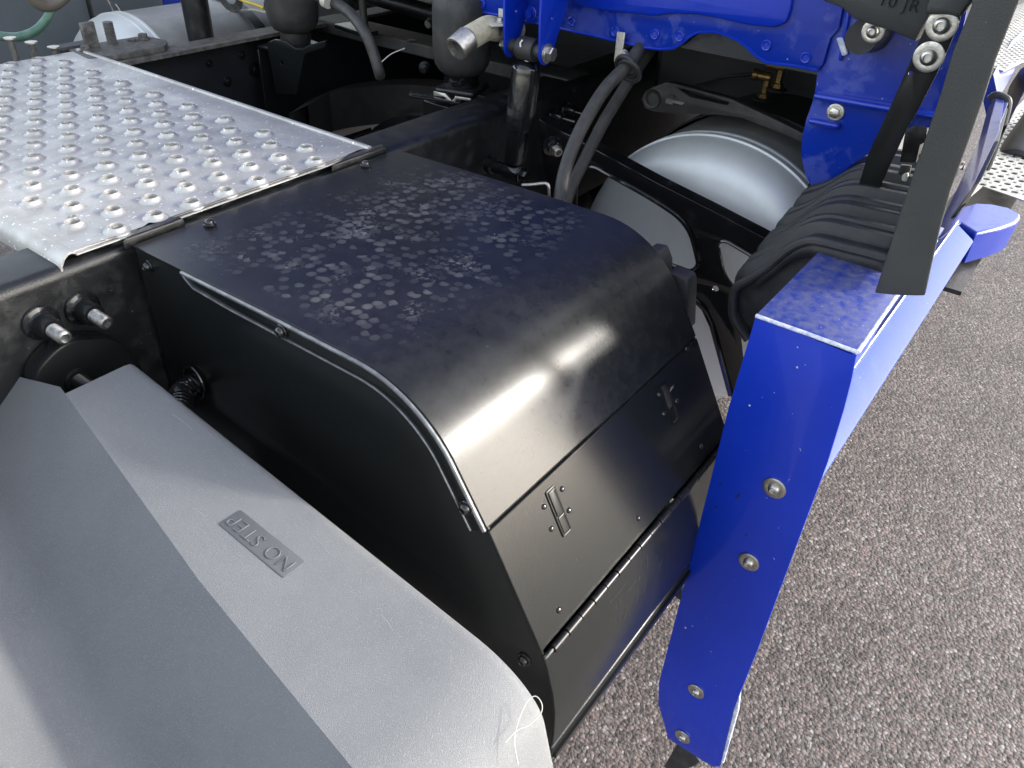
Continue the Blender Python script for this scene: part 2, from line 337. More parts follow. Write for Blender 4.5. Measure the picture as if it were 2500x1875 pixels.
# studs and flat pins standing on the far rail
for (bx, by, hgt, lab) in ((45, 160, .05, 'tallest grey pin with a flat head on the far rail beside the plate'), (90, 150, .035, 'middle grey pin with a flat head on the far rail beside the plate'), (138, 142, .02, 'shortest grey pin with a flat head near the plate corner on the far rail')):
    p = U(bx, by, 'z', RZ); t = thing('headed_pin', p, lab, 'pin', 'flat headed pins on the far rail')
    V, F = latheg([(.006, -.03), (.006, hgt)], p, Z3, 12); obj('shank', V, F, RAILOLD, t)
    V, F = latheg([(.011, hgt), (.012, hgt + .001), (.012, hgt + .0035), (.010, hgt + .004)], p, Z3, 16); obj('head', V, F, STEEL, t)
p = U(275, 107, 'z', RZ + .01); t = thing('threaded_stud', p, 'short dark threaded stud in front of the far round tank', 'stud')
V, F = merge(*[latheg([(.0095, k * .003), (.011, k * .003 + .0015), (.0095, k * .003 + .003)], p, Z3, 14) for k in range(15)]); obj('thread', V, F, RAILOLD, t)
o = obj('upright_tab', *boxg(U(222, 100, 'z', RZ + .025) + Vector((0, 0, .0)), (.030, .010, .075)), RAILOLD, bev=.002); label(o, 'thin upright dark steel tab on far rail left of the far tank', 'bracket')
o = obj('rail_pad', *boxg(U(180, 118, 'z', RZ + .008), (.075, .04, .018)), PLAS, bev=.004); label(o, 'low dark block on the far rail behind the perforated plate corner', 'pad')

# holes, bolts on the inner side of the far web
for px, py, r in ((622, 170, .012), (555, 200, .008), (510, 155, .006), (590, 135, .007)):
    bolt(fr_, U(px, py, 'y', 1.726), (0, -1, 0), r, r * 1.5, 'hex', BLACK)
# studs on the outer web of the near rail
def rail_stud(px, py, lab, s=1.0, L=.052):
    p = U(px, py, 'y', .904); t = thing('rail_stud', p, lab, 'stud', 'flanged studs on the near rail web')
    d = Vector((0, -1, 0))
    V, F = latheg([(.021 * s, 0), (.022 * s, .002), (.021 * s, .004), (.0165 * s, .0055), (.0155 * s, .0075), (.015 * s, .009)], p, d, 24); obj('flange', V, F, GLOSS, t)
    V, F = latheg([(.015 * s, .008), (.0135 * s, .026 * s), (.0125 * s, .028 * s), (.009 * s, .028 * s)], p, d, 24); obj('collar', V, F, BLACK, t)
    pr = []
    h = .027 * s
    while h < L * s: pr += [(.0076 * s, h), (.0088 * s, h + .0011)]; h += .0022
    pr += [(.0078 * s, h), (.0055 * s, h + .001), (.0055 * s, h - .003)]
    V, F = latheg(pr, p, d, 18); obj('thread', V, F, DSTEEL if s < 1.2 else BLACK, t)
rail_stud(100, 787, 'flanged stud on the near rail, further from the black box')
rail_stud(201, 752, 'flanged stud on the near rail, next to the black box')
rail_stud(158, 905, 'larger black stud half hidden behind the grey step', 1.25)
o = plate('curved_bracket', roundp([(.255, .80), (.27, .90), (.315, .925), (.375, .90), (.40, .84), (.37, .79)], .02), [], .03, fry(.888), BLACK, None, .004)
label(o, 'curved black bracket on the near rail web behind the grey step', 'bracket')

# cross members and dark bulk between the rails
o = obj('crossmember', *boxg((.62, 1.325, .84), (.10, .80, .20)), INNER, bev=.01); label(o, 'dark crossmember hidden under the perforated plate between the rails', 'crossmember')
t = thing('arched_crossmember', (1.55, 1.3, .7), 'arched dark grey crossmember curving between the rails behind the plate', 'crossmember')
arc = [U(a, b, 'z', .87) for a, b in ((735, 262), (820, 215), (960, 196), (1080, 200), (1200, 222), (1290, 262))]
P = bezier(arc, 6); V, F = [], []
for p in P: V += [p + Vector((.02, 0, 0)), p + Vector((-.045, -.01, -.002)), p + Vector((-.05, -.01, -.10)), p + Vector((.02, 0, -.10))]
for i in range(len(P) - 1): F += [(4 * i + k, 4 * i + (k + 1) % 4, 4 * i + 4 + (k + 1) % 4, 4 * i + 4 + k) for k in range(4)]
obj('arch', V, F, mat('arch_brown_black', (.025, .024, .022), .4, c2=(.04, .037, .034), ns=20), t, bev=.006)
# gearbox with a glossy scratched cover below it
t = thing('gearbox', (1.5, 1.3, .4), 'glossy black ribbed gearbox housing deep between the frame rails', 'gearbox')
V, F = latheg([(.05, -.5), (.27, -.46), (.31, -.3), (.31, 0), (.33, .01), (.33, .05), (.31, .06), (.30, .5), (.2, .6)], (1.45, 1.32, .50), (1, 0, 0), 48); obj('housing', V, F, GLOSS, t); obj('dark_backing_block', *boxg((2.75, 1.32, .80), (1.7, .74, .80)), INNER, t, bev=.03)  # backing block added so the gap beyond the gearbox stays dark
for k in range(9):
    a = R_(50 + k * 10); c = Vector((1.15, 1.32 + .315 * math.cos(a), .50 + .315 * math.sin(a)))
    obj('rib', *boxg(c, (.42, .006, .02), Matrix.Rotation(a - math.pi / 2, 3, 'X')), GLOSS, t, bev=.002)
o = obj('dark_ground_cover', *boxg((1.7, 1.32, .26), (5.4, 1.1, .02)), INNER); label(o, 'added dark sheet hiding the ground between the rails below the gearbox', 'filler sheet')  # added sheet that hides the light ground between the rails
# grey flat cross beam behind the air springs
t = thing('cross_beam', (1.47, 1.3, .96), 'flat grey black beam crossing between the rails behind the air springs', 'beam')
obj('beam', *boxg((1.50, 1.325, .985), (.085, .80, .03)), RUBBER, t, bev=.004)
V, F = latheg([(.012, 0), (.012, .001), (.010, .0012)], U(1005, 100, 'z', 1.0), Z3, 20); obj('hole_plug', V, F, BLACK, t)
t = thing('cross_tube', (1.75, 1.3, 1.1), 'speckled dark tube crossing behind the near air spring', 'tube')
V, F = tubeg([U(880, -18, 'x', 1.62), U(1090, 42, 'x', 1.62)], .022, 18); obj('tube', V, F, RAIL, t)
obj('ledge', *boxg(U(870, 78, 'z', 1.0) + Vector((0, 0, .006)), (.05, .12, .01), Matrix.Rotation(R_(-10), 3, 'Z')), BLACK, t, bev=.002)
p = U(1052, 55, 'x', 1.40); t = thing('threaded_fitting', p, 'small bright fitting on the dark tube left of the near air spring', 'fitting')
V, F = latheg([(.009, 0), (.0095, .004), (.0085, .012), (.005, .012)], p, (-1, 0, -.2), 14); obj('nut', V, F, STEEL, t)
p = U(1035, 172, 'x', 1.35); t = thing('web_bolt', p, 'dark bolt with bright tip left of the near air spring base', 'bolt')
V, F = latheg([(.013, .05), (.013, .035), (.009, .034), (.009, .02), (.0045, .019), (.0045, 0)], p, (.75, .65, -.1), 14); obj('nut', V, F, BLACK, t)

# ================================================================== perforated walkway plate
DZ = 1.008; DX0, DX1, DY0, DY1 = .372, .858, .912, 1.772
wk = thing('walkway_plate', (.61, 1.34, 1.0), 'pale aluminium walkway plate with raised punched holes bridging the frame rails', 'walkway')
holes = []; cones = []
for i in range(0, 16):
    for j in range(0, 17):
        if (i + j) % 2 and i < 17:
            x, y = .409 + .0270 * i, .9255 + .0512 * j
            if x < .80 and y < DY1 - .02: holes.append((x, y))
plate('plate', [(DX0, DY0), (DX1, DY0), (DX1, DY1), (DX0, DY1)], [circ(h, .0165, 22) for h in holes], .0025, frz(DZ - .00125), ALU, wk, .0004)
def cone():
    return (*latheg([(.0172, -.0012), (.0168, .0000), (.0150, .0005), (.0132, .0018), (.0115, .0042), (.0104, .0060), (.0097, .0064), (.0091, .0058), (.0088, .002), (.0087, -.004)], (0, 0, 0), Z3, 22, False), 0)
for k, (x, y) in enumerate(holes):
    a = random.Random(k).uniform(0, 6.28)
    inst('cone', cone, 'raised_hole', ALU, wk, Matrix.Translation((x, y, DZ)) @ Matrix.Rotation(a, 4, 'Z'))
# rolled front edge towards the viewer, folded far lip, side strip
r = .010; prof = [(DX0 + .0005 - r * math.sin(a), DZ - r + r * math.cos(a)) for a in [R_(k * 15) for k in range(0, 9)]]
def exty(name, poly, y0, y1, m, parent, bev=0):
    n = len(poly); V = [Vector((p[0], y0, p[1])) for p in poly] + [Vector((p[0], y1, p[1])) for p in poly]
    F = [(i, (i + 1) % n, n + (i + 1) % n, n + i) for i in range(n)] + [list(range(n)), list(range(n, 2 * n))[::-1]]
    return obj(name, V, F, m, parent, bev=bev)
hump = [(DX0 + .001, DZ), (DX0 - .004, DZ + .0015), (DX0 - .009, DZ + .0012), (DX0 - .016, DZ - .004), (DX0 - .021, DZ - .012), (DX0 - .023, DZ - .026)]
exty('rolled_edge', sheet(hump, .0028), DY0 - .004, DY1, ALU, wk, .0005)
lip = [(DX1 + .006, DZ - .032), (DX1 + .006, DZ + .0015), (DX1 + .004, DZ + .0035), (DX1 - .002, DZ + .0035), (DX1 - .0035, DZ - .0005)]
exty('folded_lip', lip, DY0 - .003, DY1 + .004, ALU, wk, .0008)
plate('side_strip', roundp([(DX0, DY0 - .006), (DX1 + .002, DY0 - .006), (DX1, DY0 + .010), (DX0, DY0 + .012)], .002), [], .002, frz(DZ - .0035), ALU, wk, .0006)
rnd = random.Random(5)
for px, py, rr in ((67, 209, .005), (177, 530, .0055), (518, 383, .005), (448, 444, .0045), (706, 361, .0035), (768, 342, .003), (573, 404, .003)):
    p = U(px, py, 'z', DZ); V, F = latheg([(rr, 0), (rr * .9, .001), (rr * .5, .0013), (rr * .45, .0006)], p, Z3, 14); obj('rivet', V, F, mat('dull_rivet', (.28, .28, .27), .5, metal=.6) if 'dull_rivet' not in bpy.data.materials else bpy.data.materials['dull_rivet'], wk)
# mounting straps showing between the plate and the lid
for px in ([(322, 600), (330, 568), (356, 548), (392, 533), (440, 531), (470, 546), (470, 560)], [(822, 412), (828, 395), (845, 380), (872, 368), (905, 360), (935, 352), (950, 365)]):
    near = px[0][0] < 500
    pts = [(lambda q_: (q_[0], max(q_[1], .8975)))(xy(a, b, 1.006)) for a, b in px]; c = Vector(pts[-1])
    t = thing('mounting_strap', (*pts[0], .98), 'rounded dark strap beside the box corner, nearer the rolled edge of the plate' if near else 'rounded dark strap beside the box corner, nearer the folded lip of the plate', 'strap', 'straps between walkway plate and black box')
    cen = (sum(p[0] for p in pts) / 7 + .005, sum(p[1] for p in pts) / 7 - .03)
    plate('strap', pts + [(pts[-1][0] + .003, .8965), (pts[0][0] + .006, .8965)], [], .016, frz(1.0), RAIL, t, .003)

# ================================================================== black storage box
X0, X1 = .434, .903
prof = [(.893, .999), (.78, 1.002), (.64, 1.0045), (.495, 1.005)] + [(.495 - .15 * math.sin(R_(a)), .855 + .15 * math.cos(R_(a))) for a in range(5, 61, 5)] + [(.3285, .8735)]
bx = thing('storage_box', (.67, .55, .57), 'black steel box with curved lid between the walkway plate and the blue fairing', 'storage box')
extx('lid', sheet(prof, .003), X0, X1, LID, bx, bev=.0012, ang=30)
# folded side flange of the lid with the bright rolled edge
fl = [p for p in prof if p[0] < .79]; fl = [(.787, 1.0018)] + fl
inn = offs(fl, .0215); inn = [(.768, .985)] + [q for q in inn if q[0] < .762]
plate('lid_flange', fl + inn[::-1], [], .0032, frx(X0 - .0018), BLACK, bx, .0013, 60)
EDGE = mat('pale_metal_edge', (.16, .165, .17), .24, metal=.6, c2=(.3, .3, .31), ns=60)  # lighter metallic tone for the lid flange edges
V, F = tubeg([(X0 - .0028, p[0], p[1] - .0010) for p in offs(fl, .0014)], .0026, 10); obj('rolled_lid_edge', V, F, EDGE, bx)
V, F = tubeg([(X0 - .0034, p[0], p[1]) for p in [(.786, .9985), (.779, .992), (.768, .9855), (.70, .9828)] + inn[1:]], .0013, 8); obj('flange_edge', V, F, EDGE, bx)
# side panels
low = [(.3265, .871), (.250, .735), (.241, .712), (.2315, .680), (.2265, .650), (.2245, .612), (.2240, .575)]
sidep = [(.892, .996), (.78, .999), (.495, 1.002)] + [(.495 - .148 * math.sin(R_(a)), .855 + .147 * math.cos(R_(a))) for a in range(5, 61, 5)] + [(p[0] + .002, p[1]) for p in low] + [(.892, .575)]
plate('side_panel', sidep, [circ(yz(478, 935, .439), .0165, 18)], .004, frx(X0 + .004), BLACK, bx, .001)
plate('side_panel', sidep, [], .004, frx(X1 - .003), BLACK, bx, .001)
# drop-down door and the lower panel with a piano hinge
def lerp(a, b, t): return (a[0] + (b[0] - a[0]) * t, a[1] + (b[1] - a[1]) * t)
seam = lerp((.3265, .871), (.250, .735), .0)
dtop = [(seam[0], seam[1])] + [lerp(seam, (.250, .735), k / 4) for k in range(1, 4)] + [(.2515, .7375)]
extx('door', sheet(dtop, .003), X0 + .0005, X1 - .0005, BLACK, bx, bev=.0014)
dlow = [(.2485, .7325), (.241, .712), (.2320, .680), (.2265, .650), (.2245, .612), (.2240, .585)]
extx('lower_panel', sheet(dlow, .003), X0 + .0005, X1 - .0005, BLACK, bx, bev=.0012, ang=40)
extx('seal_strip', sheet([(.335, .8745), (.3305, .8665)], .004), X0 + .003, X1 - .003, RUBBER, bx)
extx('bottom_rail', [(.224, .578), (.224, .556), (.26, .552), (.26, .58)], X0, X1, RAIL, bx, bev=.003)
extx('bottom_lip', [(.224, .548), (.224, .538), (.30, .538), (.30, .548)], X0, X1 + .02, RAIL, bx, bev=.002)
obj('floor_panel', *boxg(((X0 + X1) / 2, .55, .56), (X1 - X0 - .01, .66, .01)), BLACK, bx)
HINGE = mat('worn_hinge_black', (.012, .012, .012), .3, coat=.0, c2=(.035, .035, .035), ns=150, lo=.5, hi=.75, spec=.3)
hy, hz = .2458, .7340; hp = bpy.data.objects.new('hinge', None); col.objects.link(hp); hp.parent = bx; hp.matrix_parent_inverse = WM[bx.name].inverted(); WM['hinge'] = Matrix()
nk = 17; x = .448; step = (.895 - .448) / nk
for k in range(nk):
    inst('knk' + str(k % 2), lambda k=k: (*latheg([(.0030, 0), (.0050, .0004), (.0050, step - .0014), (.0040, step - .001)] if k % 2 else [(.0030, 0), (.0046, .0004), (.0046, step - .0014), (.0036, step - .001)], (0, 0, 0), Z3, 14), 0), 'knuckle', HINGE, hp, aim((x, hy, hz), (1, 0, 0)))
    x += step
V, F = tubeg(bezier([(.46, hy, hz), (.446, hy, hz), (.440, hy + .001, hz - .004), (.4365, hy + .003, hz - .007)], 5), .0016, 8); obj('hinge_pin', V, F, STEEL, hp)
# screws and rivets
for px, py in ((512, 548), (893, 404)): bolt(bx, U(px, py, 'z', 1.0015), Z3, .0062, .0085, 'socket', GLOSS, 'screw', .005)
for px, py in ((365, 649), (690, 808), (1140, 1238), (1282, 1608)): bolt(bx, U(px, py, 'x', X0 - .0034 if px > 600 and px < 1200 else X0 + .002), (-1, 0, 0), .0062, .0085, 'socket', GLOSS, 'screw', .006)
nd = Vector((0, -(.871 - .735), -(.250 - .3265))).normalized(); nd = Vector((0, -.8715, .4903))
def ondoor(px, py):
    """sight line against the sloping door plane"""
    d = CR @ Vector(((px - 1250) / FPX, -(py - 937.5) / FPX, -1)); p0 = Vector((0, .3265, .871)); return CAM + d * ((p0 - CAM).dot(nd) / d.dot(nd))
for px, py in ((1372, 1194), (1328, 1237), (1389, 1246), (1346, 1291), (1608, 963), (1651, 979), (1620, 1010), (1558, 1265), (1711, 1090), (1364, 1489), (1676, 852)):
    bolt(bx, ondoor(px, py) + nd * .0002, nd, .0034, None, 'dome', GLOSS, 'rivet', .0022)
for px, py in ((1388, 1545), (1573, 1315)):
    d = CR @ Vector(((px - 1250) / FPX, -(py - 937.5) / FPX, -1)); n2 = Vector((0, -.943, .333)); p0 = Vector((0, .241, .712)); p = CAM + d * ((p0 - CAM).dot(n2) / d.dot(n2)); bolt(bx, p, n2, .0034, None, 'dome', GLOSS, 'rivet', .0022)
# slotted latches: frame, sunk lever and a small tongue
dx = Vector((1, 0, 0)); dv = nd.cross(dx).normalized()      # down the slope
if dv.z > 0: dv = -dv
def latch(c, op):
    MM = Matrix(((dx.x, dv.x, nd.x, c.x), (dx.y, dv.y, nd.y, c.y), (dx.z, dv.z, nd.z, c.z), (0, 0, 0, 1)))
    fo = lambda u, v, w_: MM @ Vector((u, v, w_))
    ro = roundp([(-.0085, -.029), (.0085, -.029), (.0085, .029), (-.0085, .029)], .002, 2); ri = roundp([(-.0066, -.0272), (.0066, -.0272), (.0066, .0272), (-.0066, .0272)], .0015, 2)
    f = plate('latch', ro, [ri], .0022, lambda u, v, w_: fo(u, v, w_ + .0006), BLACK, bx, .0005)
    plate('latch_recess', ri, [], .001, lambda u, v, w_: fo(u, v, w_ + .0002), PLAS, f, .0002)
    if op:
        plate('lever', roundp([(-.006, -.030), (.006, -.030), (.006, -.018), (-.006, -.018)], .001), [], .002, lambda u, v, w_: fo(u, v * .6 - .008, w_ + .009 + (v + .018) * -.4), GLOSS, f, .0006)
        plate('lever', roundp([(-.0055, .006), (.0055, .006), (.0055, .024), (-.0055, .024)], .001), [], .0016, lambda u, v, w_: fo(u, v, w_ + .0016), BLACK, f, .0005)
    else:
        plate('lever', roundp([(-.006, -.0268), (.006, -.0268), (.006, .004), (-.006, .004)], .001), [], .0016, lambda u, v, w_: fo(u, v, w_ + .002 + .0007 * math.sin((v + .027) * 90)), BLACK, f, .0006)
        plate('lever_end', roundp([(-.0058, .0055), (.0058, .0055), (.0058, .026), (-.0058, .026)], .0012), [], .0014, lambda u, v, w_: fo(u, v, w_ + .0014), BLACK, f, .0005)
latch(ondoor(1363, 1248), False); latch(ondoor(1634, 985), True)
# pale scratches rubbed into the lower panel
SCR = mat('bare_scratch', (.07, .07, .075), .5)
def lowp(px, py):
    d = CR @ Vector(((px - 1250) / FPX, -(py - 937.5) / FPX, -1)); n2 = Vector((0, -.972, .235)); p0 = Vector((0, .2262, .645)); return CAM + d * ((p0 - CAM).dot(n2) / d.dot(n2)) + n2 * .0022
for ln in ([(1528, 1417), (1508, 1445), (1485, 1470)], [(1565, 1364), (1559, 1375), (1557, 1388)], [(1577, 1355), (1578, 1400), (1567, 1450)], [(1600, 1355), (1599, 1375), (1588, 1388)], [(1615, 1360), (1608, 1380), (1606, 1395)],
           [(1550, 1415), (1543, 1425), (1540, 1442)], [(1558, 1405), (1555, 1440), (1550, 1472)], [(1529, 1425), (1528, 1460), (1521, 1510)], [(1511, 1448), (1511, 1480), (1508, 1515)], [(1500, 1470), (1500, 1500), (1497, 1520)], [(1540, 1430), (1530, 1442)]):
    V, F = tubeg([lowp(a, b) for a, b in ln], .00022, 4); obj('scratch', V, F, SCR, bx)
# ribbed cable grommet in the side panel, black spiral
c0 = U(476, 932, 'x', X0); g = thing('spiral_conduit', c0, 'black spiral wound conduit leaving the side of the storage box', 'conduit')
V, F = tubeg([c0 + Vector((-.001, .020 * math.cos(R_(a)), .024 * math.sin(R_(a)))) for a in range(0, 361, 15)], .0022, 8, False); obj('ring', V, F, GLOSS, g)
c1 = U(430, 1010, 'x', .375); path = bezier([c0 + Vector((.004, 0, 0)), c0 + Vector((-.022, -.002, -.004)), c0.lerp(c1, .6) + Vector((-.004, 0, .002)), c1], 8)
L_ = len(path) - 1; coil = []
for k in range(15 * 12 + 1):
    t = k / (15 * 12); i = min(int(t * L_), L_ - 1); p = path[i].lerp(path[i + 1], t * L_ - i); d = (path[i + 1] - path[i]).normalized(); n = d.cross(Z3).normalized(); b = d.cross(n); a = k / 12 * 2 * math.pi
    coil.append(p + (n * math.cos(a) + b * math.sin(a)) * .0135)
V, F = tubeg(coil, .0021, 7); obj('spiral', V, F, GLOSS, g)
V, F = tubeg(path, .012, 12); obj('inner_tube', V, F, PLAS, g)
# rubber blocks behind the far end of the box
t = thing('rubber_buffer', (.93, .34, .9), 'dark rubber buffer blocks at the far end of the storage box', 'buffer')
pp = [yz(a, b, .935) for a, b in ((1590, 600), (1620, 606), (1632, 640), (1628, 700), (1600, 700))]; plate('block', roundp(pp, .004), [], .03, frx(.935), PLAS, t, .003)
pp = [yz(a, b, .94) for a, b in ((1640, 655), (1655, 660), (1688, 673), (1692, 690), (1688, 800), (1640, 800))]; plate('block', roundp(pp, .003), [], .03, frx(.94), PLAS, t, .003)

# ================================================================== grey plastic step in front
FZ = lambda y: .905 - max(0, (.8 - y)) * .045
def onF2(px, py):
    """sight line against the gently sloping tread, z = .905 - .045 (.8 - y)"""
    d = CR @ Vector(((px - 1250) / FPX, -(py - 937.5) / FPX, -1)); t = (.905 - .036 - CAM.z + .045 * 0) / (d.z - .045 * d.y); return CAM + d * t
stp = thing('step_cover', (.15, .45, .6), 'grey textured plastic step cover marked NO STEP in front of the black box', 'step cover')
A = onF2(140, 946); B = onF2(322, 884); Cc = onF2(352, 902); D = onF2(1284, 1640); E_ = onF2(1322, 1700)
h1 = onF2(480, 1424); h2 = onF2(859, 1890); h0 = A
bott = [Vector((E_.x - .01, E_.y - .022, E_.z - .05)), Vector((E_.x - .012, E_.y - .03, E_.z - .3))]
rows = []   # one cross-section per y from inboard to outboard: hidden front edge, rim, tread, foot of the riser, riser, rounded top
def xr(y):   # far rim of the tread
    a, b = Cc, D; return a.x + (b.x - a.x) * (a.y - y) / (a.y - b.y)
def xl(y):   # foot of the riser
    if y > h1.y: a, b = h0, h1
    else: a, b = h1, h2
    return a.x + (b.x - a.x) * (a.y - y) / (a.y - b.y)
def row(y, zo=0, xo=0):
    z = FZ(y) + zo; R0, L0 = xr(y) - xo, xl(y)
    P = [(R0 + .0005, z - .30), (R0 + .0005, z - .012), (R0 - .001, z - .005), (R0 - .005, z - .0012), (R0 - .012, z)]
    P += [(R0 + (L0 - R0) * t, z) for t in (.35, .7, .9)]
    P += [(L0 + .003, z)]
    return [Vector((x_, y, z_)) for x_, z_ in P]
ys = [B.y, B.y - .01, .74, .68, .6, .52, h1.y, .44, .36, .3, .26, D.y + .052]
rows = [row(y) for y in ys]
ye = D.y + .012
for a in range(6, 79, 6):
    rows.append(row(ye + .04 - .082 * math.sin(R_(a)), -.040 * (1 - math.cos(R_(a))), .008 * (1 - math.cos(R_(a)))))
rows.append(row(ye - .10, -.20, .02))
nn = len(rows[0]); V = [v for r_ in rows for v in r_]; F = []
for i in range(len(rows) - 1):
    for k in range(nn - 1): F.append((i * nn + k, i * nn + k + 1, (i + 1) * nn + k + 1, (i + 1) * nn + k))
V += [v + Vector((0, .0, -.4)) for v in rows[0]]; m0 = len(V) - nn
for k in range(nn - 1): F.append((k + 1, k, m0 + k, m0 + k + 1))
obj('tread', V, F, GREYP, stp, ang=50)
# rear slope of the cover: falls away from the ridge, soft valley, then rises again
KS = .80
def slopept(y, t, cut=0):
    L0 = xl(min(y, 1.2)) if y <= A.y else A.x + (y - A.y) * .19
    z0 = FZ(min(y, .86)); W = (.136 - .012 * (.6 - y)) 
    if t < .72: dx_, dz_ = W * t, -W * KS * t
    else:
        u = (t - .72); dx_ = W * t; dz_ = -W * KS * .72 - W * (KS * u - (KS + .85) * u * u / (2 * .45)) if u < .45 else -W * KS * .72 - W * (KS * .45 - (KS + .85) * .225) + W * .85 * (u - .45)
    ea = .0035 * (1 - min(1, t / .06)) if t < .06 else 0
    return Vector((L0 + .003 - dx_, y, z0 + dz_ + (-.0 if t > .02 else 0)))
ts = [0, .015, .04, .1, .3, .5, .68, .74, .8, .86, .92, .98, 1.04, 1.1, 1.17, 1.3, 1.7, 2.4, 3.4]
yrows = [1.25, 1.15, 1.05, .97, .91, .86, A.y, .80, .72, .64, .56, h1.y, .40, .34, .28, .24, .21]
V = []; F = []
def cut_t(y): return 0 if y <= A.y else (y - A.y) * CUTK
CUTK = 2.15
for y in yrows:
    c_ = cut_t(y)
    for t in ts: V.append(slopept(y, max(t, c_)))
for k, a in enumerate((15, 35, 55, 75)):
    for t in ts: V.append(slopept(.21, t) + Vector((-.003 * k, -.03 * math.sin(R_(a)), -.03 * (1 - math.cos(R_(a))))))
n2 = len(ts)
for i in range(len(yrows) + 4 - 1):
    for k in range(n2 - 1): F.append((i * n2 + k, i * n2 + k + 1, (i + 1) * n2 + k + 1, (i + 1) * n2 + k))
# upright end below the oblique cut
m0 = len(V)
for i, y in enumerate(yrows[:7]):
    p = V[i * n2]; V += [p.copy(), p + Vector((.004, 0, -.25))]
for i in range(6): F.append((m0 + 2 * i, m0 + 2 * i + 2, m0 + 2 * i + 3, m0 + 2 * i + 1))
obj('rear_slope', V, F, GREYP, stp, ang=40)
# recessed NO STEP badge
du = Vector((0, 1, .045)).normalized(); dn = Vector((0, -.045, 1)).normalized()
tc_ = onF2(637, 1325); ux = du; uy = -du.cross(dn) if du.cross(dn).x > 0 else du.cross(dn)   # reads inboard, letters' tops towards the viewer
ux = onF2(560, 1262) - onF2(718, 1392); ux.normalize(); uy = dn.cross(ux).normalized()
MB = Matrix(((ux.x, uy.x, dn.x, tc_.x), (ux.y, uy.y, dn.y, tc_.y), (ux.z, uy.z, dn.z, tc_.z), (0, 0, 0, 1)))
LET2 = mat('pale_scratch', (.34, .34, .35), .5)
BADGE = mat('smoother_grey_recess', (.095, .10, .106), .5, grain=.3, gs=900)
plate('badge_recess', roundp([(-.048, -.0125), (.048, -.0125), (.048, .0125), (-.048, .0125)], .003), [], .0012, lambda u, v, w_: MB @ Vector((u, v, w_ + .0001)), BADGE, stp, .0004)
def text(name, body, size, fo, m, parent, ext=.0006, bold=0):
    cu = bpy.data.curves.new('t', 'FONT'); cu.body = body; cu.size = size; cu.extrude = ext; cu.bevel_depth = ext * .3; cu.align_x = 'CENTER'; cu.align_y = 'CENTER'; cu.offset = bold; cu.space_character = 1.12
    co = bpy.data.objects.new('t', cu); me = bpy.data.meshes.new_from_object(co); bpy.data.objects.remove(co)
    for v in me.vertices: v.co = fo(*v.co)
    me.name = name; me.materials.clear(); me.materials.append(m); o = bpy.data.objects.new(name, me); place(o, parent); return o
LET = mat('raised_letter_plastic', (.125, .13, .137), .42, grain=.2)
text('lettering', 'NO STEP', .0208, lambda u, v, w_: MB @ Vector((u, v, w_ + .0010)), LET, stp, .0005, -.0006)
# looped pale thread lying on the step corner
ln = [(1235, 1795), (1262, 1772), (1297, 1757), (1322, 1735), (1322, 1715), (1307, 1702), (1288, 1712), (1273, 1738), (1262, 1765), (1258, 1795), (1268, 1840)]
V, F = tubeg(bezier([onF2(a, b - 2) + Vector((0, 0, .0005 - .018 * max(0, (b - 1700) / 140))) for a, b in ln], 6), .0004, 6); t = obj('thread', V, F, TAN); label(t, 'pale looped thread lying on the corner of the grey step', 'thread')

for k, (a0, b0, a1, b1) in enumerate(((764, 1308, 806, 1355), (500, 1262, 470, 1240), (930, 1500, 960, 1540), (420, 1010, 470, 1050))):
    p, q_ = onF2(a0, b0), onF2(a1, b1); V, F = tubeg([p, (p + q_) / 2 + Vector((.0008, 0, .0001)), q_], .00018, 4); obj('scratch', V, F, LET2, stp)
# ================================================================== blue side fairing and skirt
FX = .790
fa = thing('side_fairing', (FX, .17, .1), 'blue painted upright fairing panel with bolted washers behind the black box', 'fairing')
ol = [yz(a, b, FX) for a, b in ((1845, 771), (1777, 1000), (1700, 1310), (1608, 1668), (1607, 1720), (1624, 1778), (1630, 1802), (1715, 1858), (1742, 1873), (1757, 1872), (1790, 1735), (1850, 1585), (1960, 1290), (2020, 1130), (2060, 1000), (2078, 930), (2090, 870))]
plate('rear_panel', ol, [], .004, frx(FX + .002), BLUE, fa, .001)
tz = ol[0][1]
top = [(FX + .001, ol[0][0]), (FX + .001, ol[-1][0]), (1.2, .112), (1.2, .225)]
plate('top_panel', top, [], .004, frz(tz - .0005), BLUETOP, fa, .0008)
# worn bright folds along the two top edges
V, F = tubeg([(FX + .0005, ol[0][0], tz), (FX + .0005, (ol[0][0] + ol[-1][0]) / 2, tz + .0004), (FX + .0005, ol[-1][0], tz)], .0024, 8); obj('worn_fold', V, F, WORN, fa)
V, F = tubeg([(FX + .001, ol[-1][0], tz), (.95, ol[-1][0] + .002, tz), (1.15, .111, tz)], .0024, 8); obj('worn_fold', V, F, WORN, fa)
for px, py, rr in ((1891, 1191, .0150), (1829, 1371, .0145), (1700, 1687, .0140), (1667, 1798, .0140)):
    bolt(fa, U(px, py, 'x', FX - .0005), (-1, 0, 0), rr * .5, rr, 'socket', STEEL, 'bolt', .0055)
WCHIP = mat('pale_paint_chip', (.5, .53, .62), .5); DSC = mat('dark_scuff', (.008, .010, .03), .6)
rn = random.Random(11); parts_ = []; dark_ = []
def blot(px, py, r_, sx=1, rot=0):
    c = U(px, py, 'x', FX - .0009); n_ = 7; V = []
    for k in range(n_):
        a = 2 * math.pi * k / n_; q_ = rn.uniform(.55, 1.1) * r_; u, v = q_ * math.cos(a) * sx, q_ * math.sin(a); V.append(c + Vector((0, u * math.cos(rot) - v * math.sin(rot), u * math.sin(rot) + v * math.cos(rot))))
    return V, [tuple(range(n_))]
